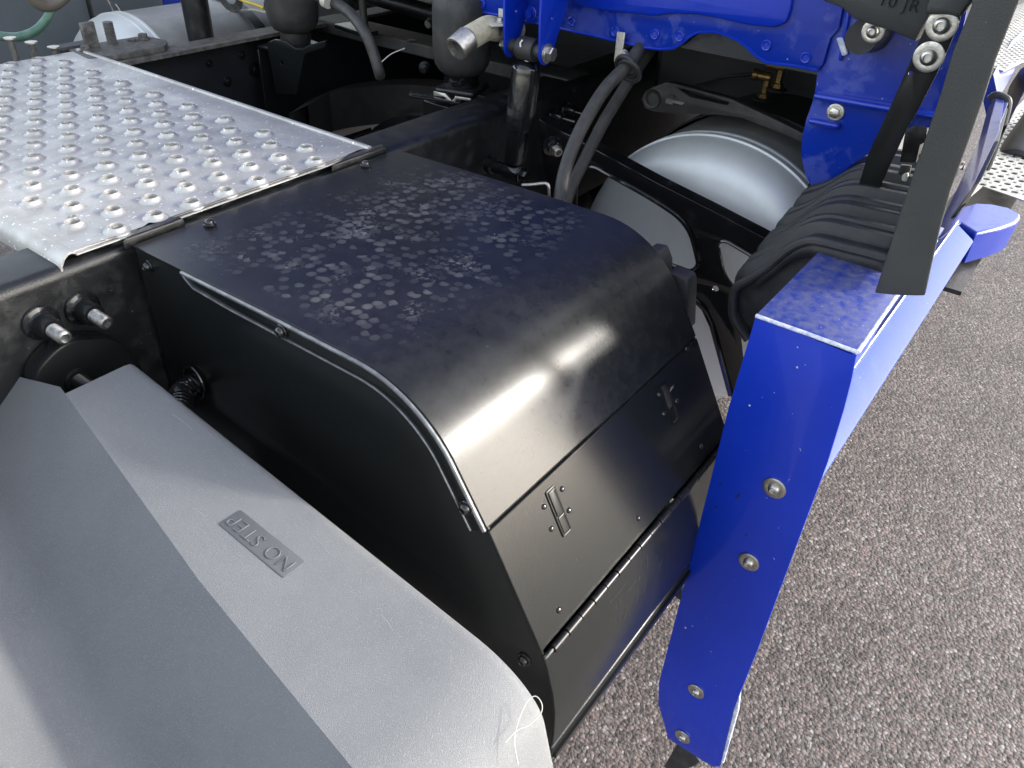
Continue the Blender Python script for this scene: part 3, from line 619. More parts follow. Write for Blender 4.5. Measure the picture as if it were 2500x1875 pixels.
for px, py, r_ in ((1946, 897, .0016), (1966, 891, .0007), (1890, 959, .0008), (1861, 970, .0007), (1830, 990, .0016), (1947, 848, .0009), (1927, 1171, .0008), (1872, 1216, .0008), (1901, 1289, .0008), (1736, 1591, .0012), (1724, 1509, .0007), (1748, 1674, .0007), (1792, 1417, .0006), (1674, 1533, .0022), (1690, 1528, .0012), (1905, 1420, .0006), (1820, 1100, .0005), (1935, 1010, .0006), (1770, 1480, .0005)):
    parts_.append(blot(px, py, r_))
for px, py in ((1954, 1098), (1890, 1364)): parts_.append(blot(px, py, .0006, 5, .9))
for px, py, r_, sx in ((1801, 1211, .0016, 4), (1748, 1237, .0010, 5), (1758, 1182, .0009, 5), (1822, 1306, .0008, 5), (1740, 1215, .0006, 4), (1735, 1248, .0007, 4)): dark_.append(blot(px, py, r_, sx, 1.9))
label(obj('chipping', *merge(*parts_), WCHIP, fa, sm=False, fix=False), kind='stuff'); label(obj('scuffing', *merge(*dark_), DSC, fa, sm=False, fix=False), kind='stuff')
# outer flange fold low on the panel
fo_ = [yz(a, b, FX - .002) for a, b in ((1757, 1872), (1790, 1735), (1806, 1690), (1800, 1740), (1764, 1868))]
plate('corner_fold', fo_, [], .006, frx(FX + .004), WORN, fa, .0015)
# skirt running forward: profile in y, z
sk = thing('side_skirt', (1.4, .12, .75), 'long glossy blue side skirt running forward from the blue fairing', 'side skirt')
spf = [(.1095, .985), (.114, .9965), (.160, .9965), (.170, .79), (.152, .778), (.147, .80), (.136, .90), (.114, .968)]
extx('upper_shell', spf, FX + .012, 1.16, BLUED, sk, bev=.0015, ang=25)
extx('flared_ledge', [(.150, .7765), (.1500, .7745), (.112, .7505), (.1085, .747), (.1095, .742), (.150, .738), (.165, .745), (.165, .776)], FX + .012, 1.845, BLUEL, sk, bev=.0012, ang=25)
extx('bright_seam', [(.1535, .779), (.1515, .7775), (.150, .781), (.152, .784)], FX + .02, 1.845, WORN, sk)
extx('lower_trim', [(.135, .737), (.128, .69), (.145, .688), (.150, .737)], FX + .03, 1.8, PLAS, sk, bev=.002)
o = thing('fairing_bracket', (FX + .02, .2, .12), 'small black bracket under the foot of the blue fairing', 'bracket')
pp = [yz(a, b, FX + .02) for a, b in ((1650, 1822), (1627, 1862), (1645, 1880), (1700, 1862), (1715, 1850), (1680, 1800))]; plate('plate', pp, [], .02, frx(FX + .02), PLAS, o, .003)
o = thing('rubber_stop', (FX + .05, .26, .33), 'short black rubber stop poking out beside the blue fairing', 'stop')
V, F = latheg([(.010, 0), (.011, .003), (.011, .03)], U(1657, 1442, 'x', FX + .03), (0, -1, -.2), 14); obj('stop', V, F, PLAS, o)

# ================================================================== flared step pod, perforated step, sill beyond
pod = thing('step_pod', (2.1, .05, .6), 'glossy blue step pod flaring outward beyond the rubber flap', 'step pod')
PZ = .752
pt = [(2318, 560), (2348, 543), (2385, 567), (2440, 553), (2476, 540), (2488, 530), (2489, 522), (2462, 507), (2420, 498), (2384, 496), (2350, 506)]
top = [U(a, b, 'z', PZ) for a, b in pt]; n = len(top)
V = top + [p + Vector((0, 0, -.006)) + (p - (sum(top, Vector()) / n)).normalized() * .006 for p in top] + [p + Vector((0, 0, -.075)) for p in top]
F = [list(range(n))] + [(k, (k + 1) % n, n + (k + 1) % n, n + k) for k in range(n)] + [(n + k, n + (k + 1) % n, 2 * n + (k + 1) % n, 2 * n + k) for k in range(n)]
obj('shell', V, F, BLUED, pod, bev=.003)
sp = thing('perforated_step', (2.5, .1, .7), 'pale perforated aluminium step plate beyond the blue step pod', 'step')
q = [xy(a, b, .72) for a, b in ((2350, 520), (2384, 490), (2500, 532), (2600, 380), (2560, 200), (2380, 380))]
cen = Vector((sum(p[0] for p in q) / 6, sum(p[1] for p in q) / 6))
hs = []
def inside(p, poly):
    c = False
    for i in range(len(poly)):
        a, b = poly[i], poly[i - 1]
        if (a[1] > p[1]) != (b[1] > p[1]) and p[0] < (b[0] - a[0]) * (p[1] - a[1]) / (b[1] - a[1]) + a[0]: c = not c
    return c
xa, xb = min(p[0] for p in q), max(p[0] for p in q); ya, yb = min(p[1] for p in q), max(p[1] for p in q)
i = 0; xx = xa
while xx < min(xb, xa + 2.2):
    yy = ya + (.012 if i % 2 else 0)
    while yy < yb:
        if all(inside((xx + dx_, yy + dy_), q) for dx_ in (-.012, .012) for dy_ in (-.012, .012)): hs.append((xx, yy, .0085 if i % 2 else .0045))
        yy += .024
    xx += .024; i += 1
plate('tread', q, [circ((a, b), r_, 12) for a, b, r_ in hs[:900]], .003, frz(.757), ALU, sp, .0004)
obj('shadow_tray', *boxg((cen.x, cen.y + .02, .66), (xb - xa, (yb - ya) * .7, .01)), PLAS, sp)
# sill tube with rubber end cap, door sill trim, grey cylinder
sl_ = thing('sill_trim', (1.6, .12, .95), 'blue and bright sill trim with grey rubber capped edge beside the flap', 'sill trim')
P = [U(a, b, 'x', x_) for a, b, x_ in ((2300, 556, 1.35), (2350, 452, 1.6), (2400, 340, 2.0), (2440, 262, 2.3))]
def ribbon(name, pts, w0, w1, t, m, parent):
    V = []; F = []
    for i, p in enumerate(pts):
        for a in (w0[i] if isinstance(w0, list) else w0, w1[i] if isinstance(w1, list) else w1):
            V += [p + Vector(a), p + Vector(a) + Vector((0, 0, -t))]
    for i in range(len(pts) - 1):
        b = i * 4; F += [(b, b + 4, b + 6, b + 2), (b + 1, b + 3, b + 7, b + 5), (b, b + 1, b + 5, b + 4), (b + 2, b + 6, b + 7, b + 3)]
    F += [(0, 2, 3, 1), (len(V) - 4, len(V) - 3, len(V) - 1, len(V) - 2)]
    return obj(name, V, F, m, parent, bev=.002)
def strip(name, L, Rr, x0, x1, t, m, parent):
    """band whose two edges are followed from the near plane x0 to the far plane x1"""
    n = len(L); V = []
    for i in range(n):
        x_ = x0 + (x1 - x0) * i / (n - 1)
        for (a, b) in (L[i], Rr[i]): p = U(a, b, 'x', x_); V += [p, p + Vector((0, .01, -t))]
    F = []
    for i in range(n - 1):
        b = i * 4; F += [(b, b + 4, b + 6, b + 2), (b + 1, b + 3, b + 7, b + 5), (b, b + 1, b + 5, b + 4), (b + 2, b + 6, b + 7, b + 3)]
    F += [(0, 2, 3, 1), (4 * n - 4, 4 * n - 3, 4 * n - 1, 4 * n - 2)]
    return obj(name, V, F, m, parent, bev=.0015)
strip('blue_sill', [(2290, 580), (2345, 470), (2410, 325), (2432, 240)], [(2318, 560), (2378, 450), (2440, 320), (2452, 245)], 1.5, 2.3, .02, BLUED, sl_)
strip('bright_edge', [(2318, 562), (2346, 505), (2402, 395), (2452, 250)], [(2324, 560), (2354, 500), (2412, 385), (2462, 250)], 1.5, 2.3, .02, WORN, sl_)
strip('rubber_seal', [(2348, 500), (2385, 440), (2425, 345), (2452, 252)], [(2362, 494), (2398, 435), (2440, 345), (2462, 262)], 1.58, 2.32, .03, FLAP, sl_)
pts = [U(a, b, 'x', 2.32) for a, b in ((2415, 242), (2430, 232), (2452, 238), (2461, 252), (2450, 300), (2425, 372), (2398, 440))]
V, F = tubeg(bezier(pts, 5), .009, 10); obj('rubber_cap', V, F, FLAP, sl_)
strip('door_sill', [(2372, 470), (2412, 380), (2455, 290), (2490, 170)], [(2400, 430), (2448, 330), (2492, 240), (2560, 120)], 1.9, 2.9, .05, FLAP, sl_)
strip('upper_sill', [(2425, 180), (2440, 150), (2470, 100), (2500, 70)], [(2438, 240), (2470, 185), (2500, 130), (2540, 90)], 2.4, 3.2, .05, BLUED, sl_)
p = U(2462, 400, 'x', 2.55); cyl = thing('sill_cylinder', p, 'grey rounded cylinder end above the perforated step at the frame edge', 'cylinder')
V, F = latheg([(.0, -.002), (.05, 0), (.058, .008), (.06, .02), (.06, .35)], U(2470, 415, 'x', 2.5), (.97, -.05, .25), 32); obj('shell', V, F, FLAP, cyl)
V, F = latheg([(.01, -.004), (.011, 0), (.006, .0)], U(2466, 425, 'x', 2.49), (-.97, 0, -.25), 14); obj('cap_bolt', V, F, STEEL, cyl)
# perforated step of the door at top right
q2 = [xy(a, b, .95) for a, b in ((2415, 165), (2445, 60), (2560, 0), (2560, 120), (2450, 175))]
hs = []
xa, xb = min(p[0] for p in q2), max(p[0] for p in q2); ya, yb = min(p[1] for p in q2), max(p[1] for p in q2); xx = xa; i = 0
while xx < xb:
    yy = ya + (.01 if i % 2 else 0)
    while yy < yb:
        if all(inside((xx + dx_, yy + dy_), q2) for dx_ in (-.01, .01) for dy_ in (-.01, .01)): hs.append((xx, yy))
        yy += .02
    xx += .02; i += 1
t = thing('upper_step', (2.6, .1, .95), 'upper pale perforated step seen right of the rubber flap', 'step')
plate('tread', q2, [circ(h, .006, 10) for h in hs[:500]], .003, frz(.95), ALU, t, .0003)

# ================================================================== ribbed plastic wheel-arch cover
base_px = [(2172, 632), (2116, 617), (2062, 604), (2015, 592), (1985, 587), (1958, 592), (1930, 606), (1902, 628), (1863, 660), (1827, 683), (1803, 696), (1792, 715), (1789, 740), (1790, 765), (1801, 792), (1827, 828)]
bp = [Vector((p.x, p.y)) for p in bezier([Vector((*yz(a, b, 1.0), 0)) for a, b in base_px], 2)]
rc = thing('ribbed_cover', (1.25, .24, .9), 'black ribbed plastic cover lying over the blue fairing top', 'cover')
def bshape(x):
    """cover section: rises and leans outboard a little as it runs forward"""
    k = (x - 1.0)
    cy = .20
    return [Vector((p.x + (p.x - cy) * k * .22, p.y + k * (.04 + .16 * max(0, min(1, (p.x - .24) / .1))))) for p in bp]
xs = []; x = 1.03
def ribh(x):
    f = ((x - 1.020) % .074) / .078
    a = lambda c, w_: max(0, 1 - abs(f - c) / w_)
    return +.0135 * min(1, 4.5 * a(.40, .30)) - .0035 * min(1, 5 * a(.40, .10))
xs = [1.0 + k * .0026 for k in range(150)]
V = []; F = []
for x in xs:
    b = bshape(x); o_ = offs([tuple(p) for p in b], 1)
    for i, p in enumerate(b):
        n = (Vector(o_[i]) - p).normalized(); n = -n if n.y < 0 and i < 18 else n
        e = 0
        if x < 1.006: e = -.003
        fade = 1 if i < 24 else .3
        V.append(Vector((x, *(p + n * (ribh(x) * fade + e)))))
nb = len(bp)
for i in range(len(xs) - 1):
    for k in range(nb - 1): F.append((i * nb + k, i * nb + k + 1, (i + 1) * nb + k + 1, (i + 1) * nb + k))
o = obj('ribbed_shell', V, F, PLAS, rc, ang=28); s = o.modifiers.new('solid', 'SOLIDIFY'); s.thickness = .003; s.offset = -1

V, F = tubeg(bezier([Vector((.999, *p)) for p in bp], 3), .0065, 10); obj('rim_bead', V, F, PLAS, rc)
plate('end_wall', [tuple(p) for p in bp] + [(.225, .86), (.15, .93)], [], .004, frx(1.014), PLAS, rc, .001)
# deep skirt of the rim towards the fairing
inner = [Vector((1.001, *(p + Vector((0, -.024)))))for p in bp[:18]]
V = [Vector((1.0, *p)) for p in bp[:18]] + inner; F = [(k, k + 1, 18 + k + 1, 18 + k) for k in range(17)]
o = obj('front_lip', V, F, PLAS, rc); s = o.modifiers.new('solid', 'SOLIDIFY'); s.thickness = .003

# ================================================================== long rubber flap
fx = .85
fl = thing('rubber_flap', (fx, .12, .97), 'long upright faded grey rubber flap beside the bolted black strap', 'flap')
Lp = [(2371, -60), (2371, 14), (2326, 125), (2299, 217), (2250, 362), (2199, 512), (2168, 612), (2146, 680), (2134, 716)]
Rp = [(2540, -70), (2489, 0), (2430, 150), (2398, 253), (2358, 365), (2319, 470), (2293, 565), (2272, 655), (2256, 728)]
cols = []
for (l, r_) in zip(Lp, Rp):
    a = U(*l, 'x', fx); b = U(*r_, 'x', fx); rowp = []
    for k in range(9):
        t = k / 8; p = a.lerp(b, t); p.x += -.003 * math.sin(math.pi * t) + .006 * t; rowp.append(p)
    cols.append(rowp)
V = [p for r_ in cols for p in r_]; F = []
for i in range(len(cols) - 1):
    for k in range(8): F.append((i * 9 + k, i * 9 + k + 1, (i + 1) * 9 + k + 1, (i + 1) * 9 + k))
o = obj('flap_sheet', V, F, FLAP, fl, ang=60); s = o.modifiers.new('solid', 'SOLIDIFY'); s.thickness = .008; s.offset = 1; b = o.modifiers.new('b', 'BEVEL'); b.width = .0022; b.segments = 3; b.angle_limit = R_(60)

obj('hidden_sun_baffle', *boxg((1.115, .1335, 1.21), (.33, .008, .39), Matrix.Rotation(R_(3.5), 3, 'Z')), FLAP, fl, bev=.002)  # unseen baffle added behind the flap to keep sun off part of the lid

# ================================================================== bolted strap and plastic corner piece
SX = 1.19
st = thing('hanger_strap', (SX, .21, 1.01), 'black steel hanger strap with two large washered bolts beside the rubber flap', 'strap')
so_ = [(2281, 30), (2345, 36), (2344, 50), (2320, 108), (2287, 181), (2236, 280), (2212, 319), (2151, 452), (2148, 490), (2097, 505), (2088, 479), (2097, 452), (2121, 374), (2175, 259), (2239, 114), (2272, 39)]
plate('strap', [yz(a, b, SX) for a, b in so_], [circ(yz(2224, 178, SX), .003, 8)], .006, frx(SX), BLACK, st, .001)
foot = [U(a, b, 'z', 1.008) for a, b in ((2090, 480), (2150, 470), (2165, 495), (2150, 508), (2098, 505))]
plate('foot', [(p.x, p.y) for p in foot], [], .005, frz(1.013), BLACK, st, .001)
for px, py in ((2300, 62), (2268, 139)): bolt(st, U(px, py, 'x', SX - .0035), (-1, 0, 0), .0105, .0190, 'socket', STEEL, 'bolt', .008)
p = U(2127, 490, 'z', 1.016); t = thing('foot_bolt', p, 'zinc bolt with thread upright on the foot of the hanger strap', 'bolt')
V, F = merge(hexg(.0095, .007), latheg([(.0125, -.001), (.0125, .0015), (.009, .002)], (0, 0, 0), Z3, 18)); obj('nut', [p + v for v in V], F, STEEL, t)
V, F = merge(*[latheg([(.0045, .007 + k * .0022), (.0055, .0081 + k * .0022), (.0045, .0092 + k * .0022)], p, Z3, 12) for k in range(6)]); obj('thread', V, F, GREEN, t)
cp = thing('corner_moulding', (1.22, .25, 1.25), 'dark grey plastic cab corner moulding with embossed marks above the bolts', 'moulding')
co_ = [(2000, -60), (2019, 0), (2061, 15), (2091, 42), (2121, 53), (2181, 72), (2242, 97), (2262, 60), (2300, -10), (2420, -60)]
plate('moulding', [yz(a, b, 1.225) for a, b in co_], [], .03, frx(1.225), FLAP, cp, .004)
plate('raised_corner', roundp([yz(a, b, 1.20) for a, b in ((2272, 30), (2270, 12), (2288, -20), (2400, -20), (2368, 12), (2352, 40), (2330, 30))], .006), [], .03, frx(1.19), FLAP, cp, .005)
tp = U(2195, 8, 'x', 1.2085); tu = (U(2228, 14, 'x', 1.2085) - U(2160, 1, 'x', 1.2085)).normalized(); tv = Vector((-1, 0, 0)).cross(tu).normalized()
MT = Matrix(((tu.x, tv.x, -1, tp.x), (tu.y, tv.y, 0, tp.y), (tu.z, tv.z, 0, tp.z), (0, 0, 0, 1)))
text('embossed_mark', '10 JR', .022, lambda u, v, w_: MT @ Vector((u, v, w_ + .0008)), BLACK, cp, .0008, -.0006)
# ================================================================== truck cab rear lower body
CX = 1.30
cab = thing('truck_cab', (1.6, 1.32, 1.0), 'glossy blue truck cab rear wall with pressed lower panel and bolted brackets', 'truck cab')
low_px = [(1070, -40), (1073, 4), (1082, 14), (1165, 27), (1252, 43), (1354, 66), (1430, 82), (1511, 101), (1570, 115), (1612, 120), (1644, 118), (1662, 108), (1684, 90), (1702, 80), (1717, 78), (1742, 77), (1764, 81), (1803, 98), (1825, 115), (1847, 137), (1872, 152), (1937, 160), (1975, 167), (1996, 172), (2010, 157), (2028, 93), (2049, 69), (2058, 18), (2064, -60)]
pts = [yz(a, b, CX) for a, b in low_px]
plate('rear_lower_panel', pts + [(.36, 1.45), (1.10, 1.45)], [], .004, frx(CX), BLUEW, cab, .0012)
# raised pressing above the groove
pr_px = [(1390, -60), (1390, 6), (1420, 16), (1475, 27), (1560, 36), (1595, 40), (1640, 34), (1695, 35), (1740, 42), (1830, 62), (1890, 68), (1920, 56), (1932, 20), (1936, -60)]
plate('raised_pressing', roundp([yz(a, b, CX - .012) for a, b in pr_px], .006, 3), [], .016, frx(CX - .006), BLUE, cab, .005)
# flange lip under the lower edge
V, F = tubeg([Vector((CX - .002, *p)) for p in pts[2:24]], .0022, 6); obj('edge_bead', V, F, BLUE, cab)
cn_px = [(2062, -60), (2056, 18), (2048, 70), (2027, 93), (2010, 158), (1997, 174), (1990, 229), (1983, 253), (1970, 289), (1962, 320), (1957, 355), (1957, 377), (1963, 410), (1970, 434), (1987, 462), (2010, 470), (2043, 430), (2090, 395), (2190, 330), (2290, 310), (2350, 80), (2380, -60)]
CX2 = CX + .006
plate('corner_panel', [yz(a, b, CX2) for a, b in cn_px], [], .005, frx(CX2), BLUEW, cab, .001)
def ledge(name, a, b, dpt, h):
    p, q_ = U(*a, 'x', CX2 - dpt / 2), U(*b, 'x', CX2 - dpt / 2); mid = (p + q_) / 2; L = (q_ - p).length; ang = math.atan2(q_.z - p.z, -(q_.y - p.y))
    return obj(name, *boxg(mid, (dpt, L, h), Matrix.Rotation(-ang, 3, 'X')), BLUE, cab, bev=h * .45, seg=3)
ledge('pressed_ledge', (1990, 232), (2330, 290), .022, .010)
ledge('pressed_ledge', (1975, 294), (2050, 308), .014, .010)
ledge('pressed_rib', (2074, 20), (2052, 148), .008, .006)
plate('tab', roundp([yz(a, b, CX2 - .004) for a, b in ((2043, 92), (2060, 90), (2072, 132), (2058, 137))], .003), [], .006, frx(CX2 - .006), WORN, cab, .002)
bolt(cab, U(2040, 274, 'x', CX2 - .003), (-1, 0, 0), .0085, .0135, 'hex', STEEL, 'bolt', .006)
p = U(2132, 77, 'x', CX2 - .003); V, F = latheg([(.028, -.0), (.026, .02), (.022, .06)], p, (-1, 0, 0), 24); obj('rubber_spacer', V, F, PLAS, cab)
bolt(cab, U(2132, 77, 'x', CX2 - .063), (-1, 0, 0), .0085, .0155, 'socket', STEEL, 'bolt', .007)
for px, py in ((1395, 53), (1502, 77), (1599, 84), (1659, 89), (1871, 111), (1967, 141), (1177, 10), (1280, 22)):
    c = U(px, py, 'x', CX - .003); V, F = latheg([(.0085, 0), (.0085, .001), (.0070, .0022), (.0055, .0018), (.0045, .0005)], c, (-1, 0, 0), 18); obj('spot_weld', V, F, BLUE, cab)
# drain seam, cab body above and behind
obj('rear_wall', *boxg((CX + .36, 1.32, 2.55), (.7, 2.38, 2.20)), BLUE, cab, bev=.06, seg=4)
obj('floor_pan', *boxg((CX + 1.25, 1.32, 1.26), (2.4, 2.0, .10)), GLOSS, cab)
obj('sun_block_panel', *boxg((CX + 1.1, .345, 1.05), (2.1, .012, .55)), GLOSS, cab)  # unseen panel added to keep low sun off the tank barrel
o = obj('inner_cross_panel', *boxg((CX + .06, 1.32, 1.21), (.1, 2.0, .14)), GLOSS, cab)
o = obj('dark_filler_box', *boxg((2.5, .63, 1.06), (1.45, .52, .34)), INNER, bev=.02); label(o, 'added dark box filling the space under the cab behind the aluminium tank', 'filler box')  # added to darken the space under the cab
# shock absorber bracket: two blue arms hanging from the cab cross panel
AX = 1.19
def arm(pxs, y):
    p_ = [xz(a, b, y) for a, b in pxs]; return p_
br = thing('shock_bracket', (AX, .84, 1.12), 'blue forked bracket with bolts holding the top of the shock absorber', 'bracket')
c_up = Vector((AX, .842, U(1290, 120, 'x', AX).z))
yl = U(1247, 110, 'x', AX).y; yr = U(1332, 132, 'x', AX).y; zc_ = U(1290, 120, 'x', AX).z
for y_ in (yl, yr):
    arc_ = [(AX + .020 * math.cos(R_(a)), zc_ + .020 * math.sin(R_(a))) for a in range(180, 361, 15)]
    plate('arm', [(AX - .026, 1.32)] + [(AX - .024, zc_ + .06)] + arc_ + [(AX + .07, zc_ + .10), (AX + .10, 1.32)], [circ((AX + .01, zc_ + .055), .003, 8)], .005, fry(y_), BLUE, br, .0012)
plate('back_plate', [(yl, 1.32), (yr, 1.32), (yr, zc_ + .045), (yl, zc_ + .03)], [], .005, frx(AX + .045), BLUED, br, .001)
for px, py in ((1297, 33), (1331, 41)): bolt(br, U(px, py, 'x', AX + .042), (-1, 0, 0), .0085, .0125, 'hex', BLUE, 'bolt', .009)
# ================================================================== shock absorber
sh = thing('shock_absorber', (1.17, .83, .88), 'black telescopic shock absorber standing between rail and blue bracket', 'shock absorber')
ym = (yl + yr) / 2; eye = Vector((AX, ym, zc_))
V, F = latheg([(.0, -.0), (.018, 0), (.0195, .002), (.0195, .034), (.018, .036), (0, .036)], eye + Vector((0, .018, 0)), (0, -1, 0), 28); obj('upper_eye', V, F, RUBBER, sh)
V, F = latheg([(.011, 0), (.012, .001), (.012, abs(yl - yr))], Vector((AX, max(yl, yr), zc_)), (0, -1, 0), 20); obj('bushing', V, F, RUBBER, sh)
ax0 = Vector((AX, ym, zc_ - .018)); low_end = U(1255, 402, 'y', ym); axd = (low_end - ax0).normalized()
def pxh(py): # distance along the axis for an image row
    best = min(range(0, 400), key=lambda k: abs(proj(ax0 + axd * k * .001)[1] - py)); return best * .001
def proj(P):
    v = CR.transposed() @ (Vector(P) - CAM); return (1250 + FPX * v.x / -v.z, 937.5 - FPX * v.y / -v.z)
hA, hB, hC = pxh(158), pxh(316), pxh(398); dep = (ax0 - CAM).dot(-(CR @ Vector((0, 0, 1)))); ru = 36 / FPX * dep * 1.0; rl = 27 / FPX * dep
V, F = latheg([(.0065, 0), (.0065, hA - .004), (.012, hA - .002)], ax0, axd, 16); obj('rod', V, F, STEEL, sh)
V, F = latheg([(.010, hA - .006), (ru * .8, hA - .001), (ru * .97, hA + .004), (ru, hA + .008), (ru * .985, hA + .014), (ru, hA + .02), (ru, hB - .004), (ru * .98, hB), (ru * .9, hB + .001)], ax0, axd, 40); obj('dust_tube', V, F, GLOSS, sh)
V, F = latheg([(rl, hB - .01), (rl, hC - .006), (rl * .9, hC), (.008, hC + .004), (.008, hC + .02)], ax0, axd, 36); obj('lower_tube', V, F, GLOSS, sh)
le = ax0 + axd * (hC + .017)
V, F = latheg([(.016, -.018), (.017, -.016), (.017, .016), (.016, .018)], le, (0, 1, 0), 24); obj('lower_eye', V, F, GLOSS, sh)
V, F = latheg([(.010, -.024), (.010, .02), (.012, .022), (.012, .045), (.016, .047), (.016, .06), (.019, .062), (.019, .075)], le, (0, 1, 0), 20); obj('mounting_pin', V, F, BLACK, sh)
bolt(sh, le + Vector((0, -.020, 0)), (0, -1, 0), .0095, .0165, 'hex', GLOSS, 'bolt', .010)
bolt(sh, Vector((AX, min(yl, yr) - .003, zc_)), (0, -1, 0), .0125, .0165, 'hex', STEEL, 'bolt', .012)
bolt(sh, Vector((AX, max(yl, yr) + .003, zc_)), (0, 1, 0), .0105, .013, 'hex', STEEL, 'bolt', .014)
V, F = tubeg([eye + Vector((-.0195, .002, .006)), eye + Vector((-.0185, .004, .012)), eye + Vector((-.014, .003, .0165))], .0016, 6); obj('paint_mark', V, F, WHITE, sh)

# ================================================================== air springs
def spring(c, rb, rn, zt, lab, rot, pale):
    t = thing('air_spring', c, lab, 'air spring', 'cab air springs')
    z0 = c[2]; h = lambda k: k
    V, F = latheg([(rn * .95, 0), (rn, .004), (rn * .97, .03), (rn * .93, .05)], c, Z3, 36); obj('piston', V, F, GLOSS if pale else PLAS, t)
    pr = [(rn * .9, .030), (rn * 1.05, .026), (rb * .80, .032), (rb * .93, .044), (rb * .985, .060), (rb, .08), (rb, zt - .03), (rb * .98, zt - .015), (rb * .9, zt - .004), (rb * .7, zt)]
    V, F = latheg(pr, c, Z3, 48); obj('bellows', V, F, RUBBER, t)
    V, F = latheg([(rb * .72, zt - .002), (rb * .75, zt + .004), (rb * .7, zt + .012)], c, Z3, 40); obj('crimp_ring', V, F, STEEL, t)
    w_ = rn * 1.25
    Rz = Matrix.Rotation(R_(rot), 3, 'Z')
    out = roundp([(-w_, -w_ * .9), (w_, -w_), (w_ * 1.05, w_ * .8), (-w_ * .9, w_)], .008)
    plate('base_plate', out, [], .012, lambda u, v, q_: Vector(c) + Rz @ Vector((u, v, q_ - .006)), STEEL if pale == 2 else RAIL, t, .004)
    return t
zb2 = 1.0 - .028
s2 = spring((1.305, 1.09, .985), .0600, .037, .175, 'grey black rubber air spring behind the cream conduit and shock absorber', 20, 1)
ped = U(1130, 240, 'z', .975)
plate('bright_flange', roundp([(1.20, 1.145), (1.232, 1.165), (1.26, 1.05), (1.235, 1.035)], .004), [], .005, frz(.972), BLACK, s2, .001)
plate('bright_rim', [yz(a, b, 1.235) for a, b in ((1060, 222), (1088, 228), (1097, 238), (1104, 246), (1110, 240), (1112, 234), (1150, 240), (1150, 246), (1116, 242), (1112, 250), (1103, 255), (1094, 246), (1086, 236), (1060, 233))], [], .004, frx(1.235), STEEL, s2, .0008)
s1 = spring((1.30, 1.605, .985), .0610, .036, .16, 'dark rubber air spring on the far black pedestal beyond the walkway plate', -10, 0)
t = thing('spring_pedestal', (1.28, 1.6, .75), 'folded black steel pedestal carrying the far air spring', 'pedestal')
pd = [yz(a, b, 1.235) for a, b in ((654, 104), (672, 96), (700, 100), (724, 118), (742, 118), (760, 108), (798, 98), (795, 115), (746, 130), (737, 175), (724, 230), (676, 230), (664, 160), (656, 125))]
plate('front_plate', pd, [circ(yz(690, 152, 1.235), .005, 10)], .006, frx(1.235), BLACK, t, .0015)
obj('top_fold', *boxg((1.285, 1.61, .975), (.10, .12, .008), Matrix.Rotation(R_(5), 3, 'Z')), RAIL, t, bev=.003)
obj('side_plate', *boxg((1.28, 1.665, .87), (.10, .006, .2)), BLACK, t, bev=.002)
t = thing('spring_pedestal', (1.29, 1.09, .75), 'black steel pedestal under the near air spring behind the rail', 'pedestal')
obj('column', *boxg((1.29, 1.09, .86), (.10, .11, .20)), BLACK, t, bev=.006)

# ================================================================== hoses and cables
def hose(name, pts, r, m, lab, cat='hose', grp=None, seg=16, n=10):
    P = bezier(pts, n); V, F = tubeg(P, r, seg); o = obj(name, V, F, m); return label(o, lab, cat, grp)
hx = lambda a, b, x_: U(a, b, 'x', x_)
hose('thick_hose', [hx(1590, 75, 1.36), hx(1561, 119, 1.30), hx(1532, 159, 1.26), hx(1481, 212, 1.21), hx(1438, 278, 1.16), hx(1400, 355, 1.11), hx(1376, 430, 1.07), hx(1366, 500, 1.03), hx(1364, 540, .99)], .0112, HOSE, 'thick dusty grey hose curving down in front of the round tank')
hose('thin_hose', [hx(1612, 80, 1.40), hx(1585, 125, 1.36), hx(1550, 175, 1.32), hx(1512, 235, 1.28), hx(1470, 305, 1.23), hx(1432, 380, 1.18), hx(1398, 450, 1.13), hx(1380, 500, 1.1), hx(1372, 540, 1.07)], .0105, RUBBER, 'darker hose running just behind the thick dusty grey hose')
t = thing('hose_clip', hx(1520, 130, 1.28), 'rubber wrapped clip hanging two hoses from the blue panel edge', 'clip')
for k in range(2):
    c = hx(1530 + 7 * k, 163 + 10 * k, 1.255); dr = (hx(1500, 190, 1.23) - hx(1561, 119, 1.30)).normalized(); n = dr.orthogonal().normalized(); b = dr.cross(n)
    V, F = tubeg([c + (n * math.cos(R_(a)) + b * math.sin(R_(a))) * .020 for a in range(0, 361, 20)], .0045, 8, False); obj('loop', V, F, PLAS, t)
obj('hanger', *boxg(hx(1513, 115, 1.285), (.004, .016, .05)), STEEL, t, bev=.001)
bolt(t, hx(1522, 133, 1.27), (-.6, -.8, -.1), .007, .009, 'hex', STEEL, 'bolt', .008)
hose('curved_hose', [hx(775, -10, 1.22), hx(800, 2, 1.22), hx(828, 14, 1.21), hx(860, 38, 1.2), hx(892, 82, 1.19), hx(912, 130, 1.19), hx(924, 170, 1.19), hx(928, 185, 1.2)], .0115, HOSE, 'grey hose curving down between the two air springs')
V, F = tubeg([hx(792, 0, 1.2), hx(803, 5, 1.2)], .014, 14)
o = obj('hose_ferrule', V, F, TAN); label(o, 'pale ferrule on the grey hose beside the far air spring', 'ferrule')
hose('straight_pipe', [hx(884, -10, 1.40), hx(888, 40, 1.40), hx(893, 78, 1.40)], .009, RUBBER, 'thin straight dark pipe between the air springs', 'pipe')
hose('thin_wire', [hx(932, 151, 1.1), hx(955, 132, 1.12), hx(988, 118, 1.15)], .0009, TAN, 'thin pale wire beside the lower end of the curved grey hose', 'wire')
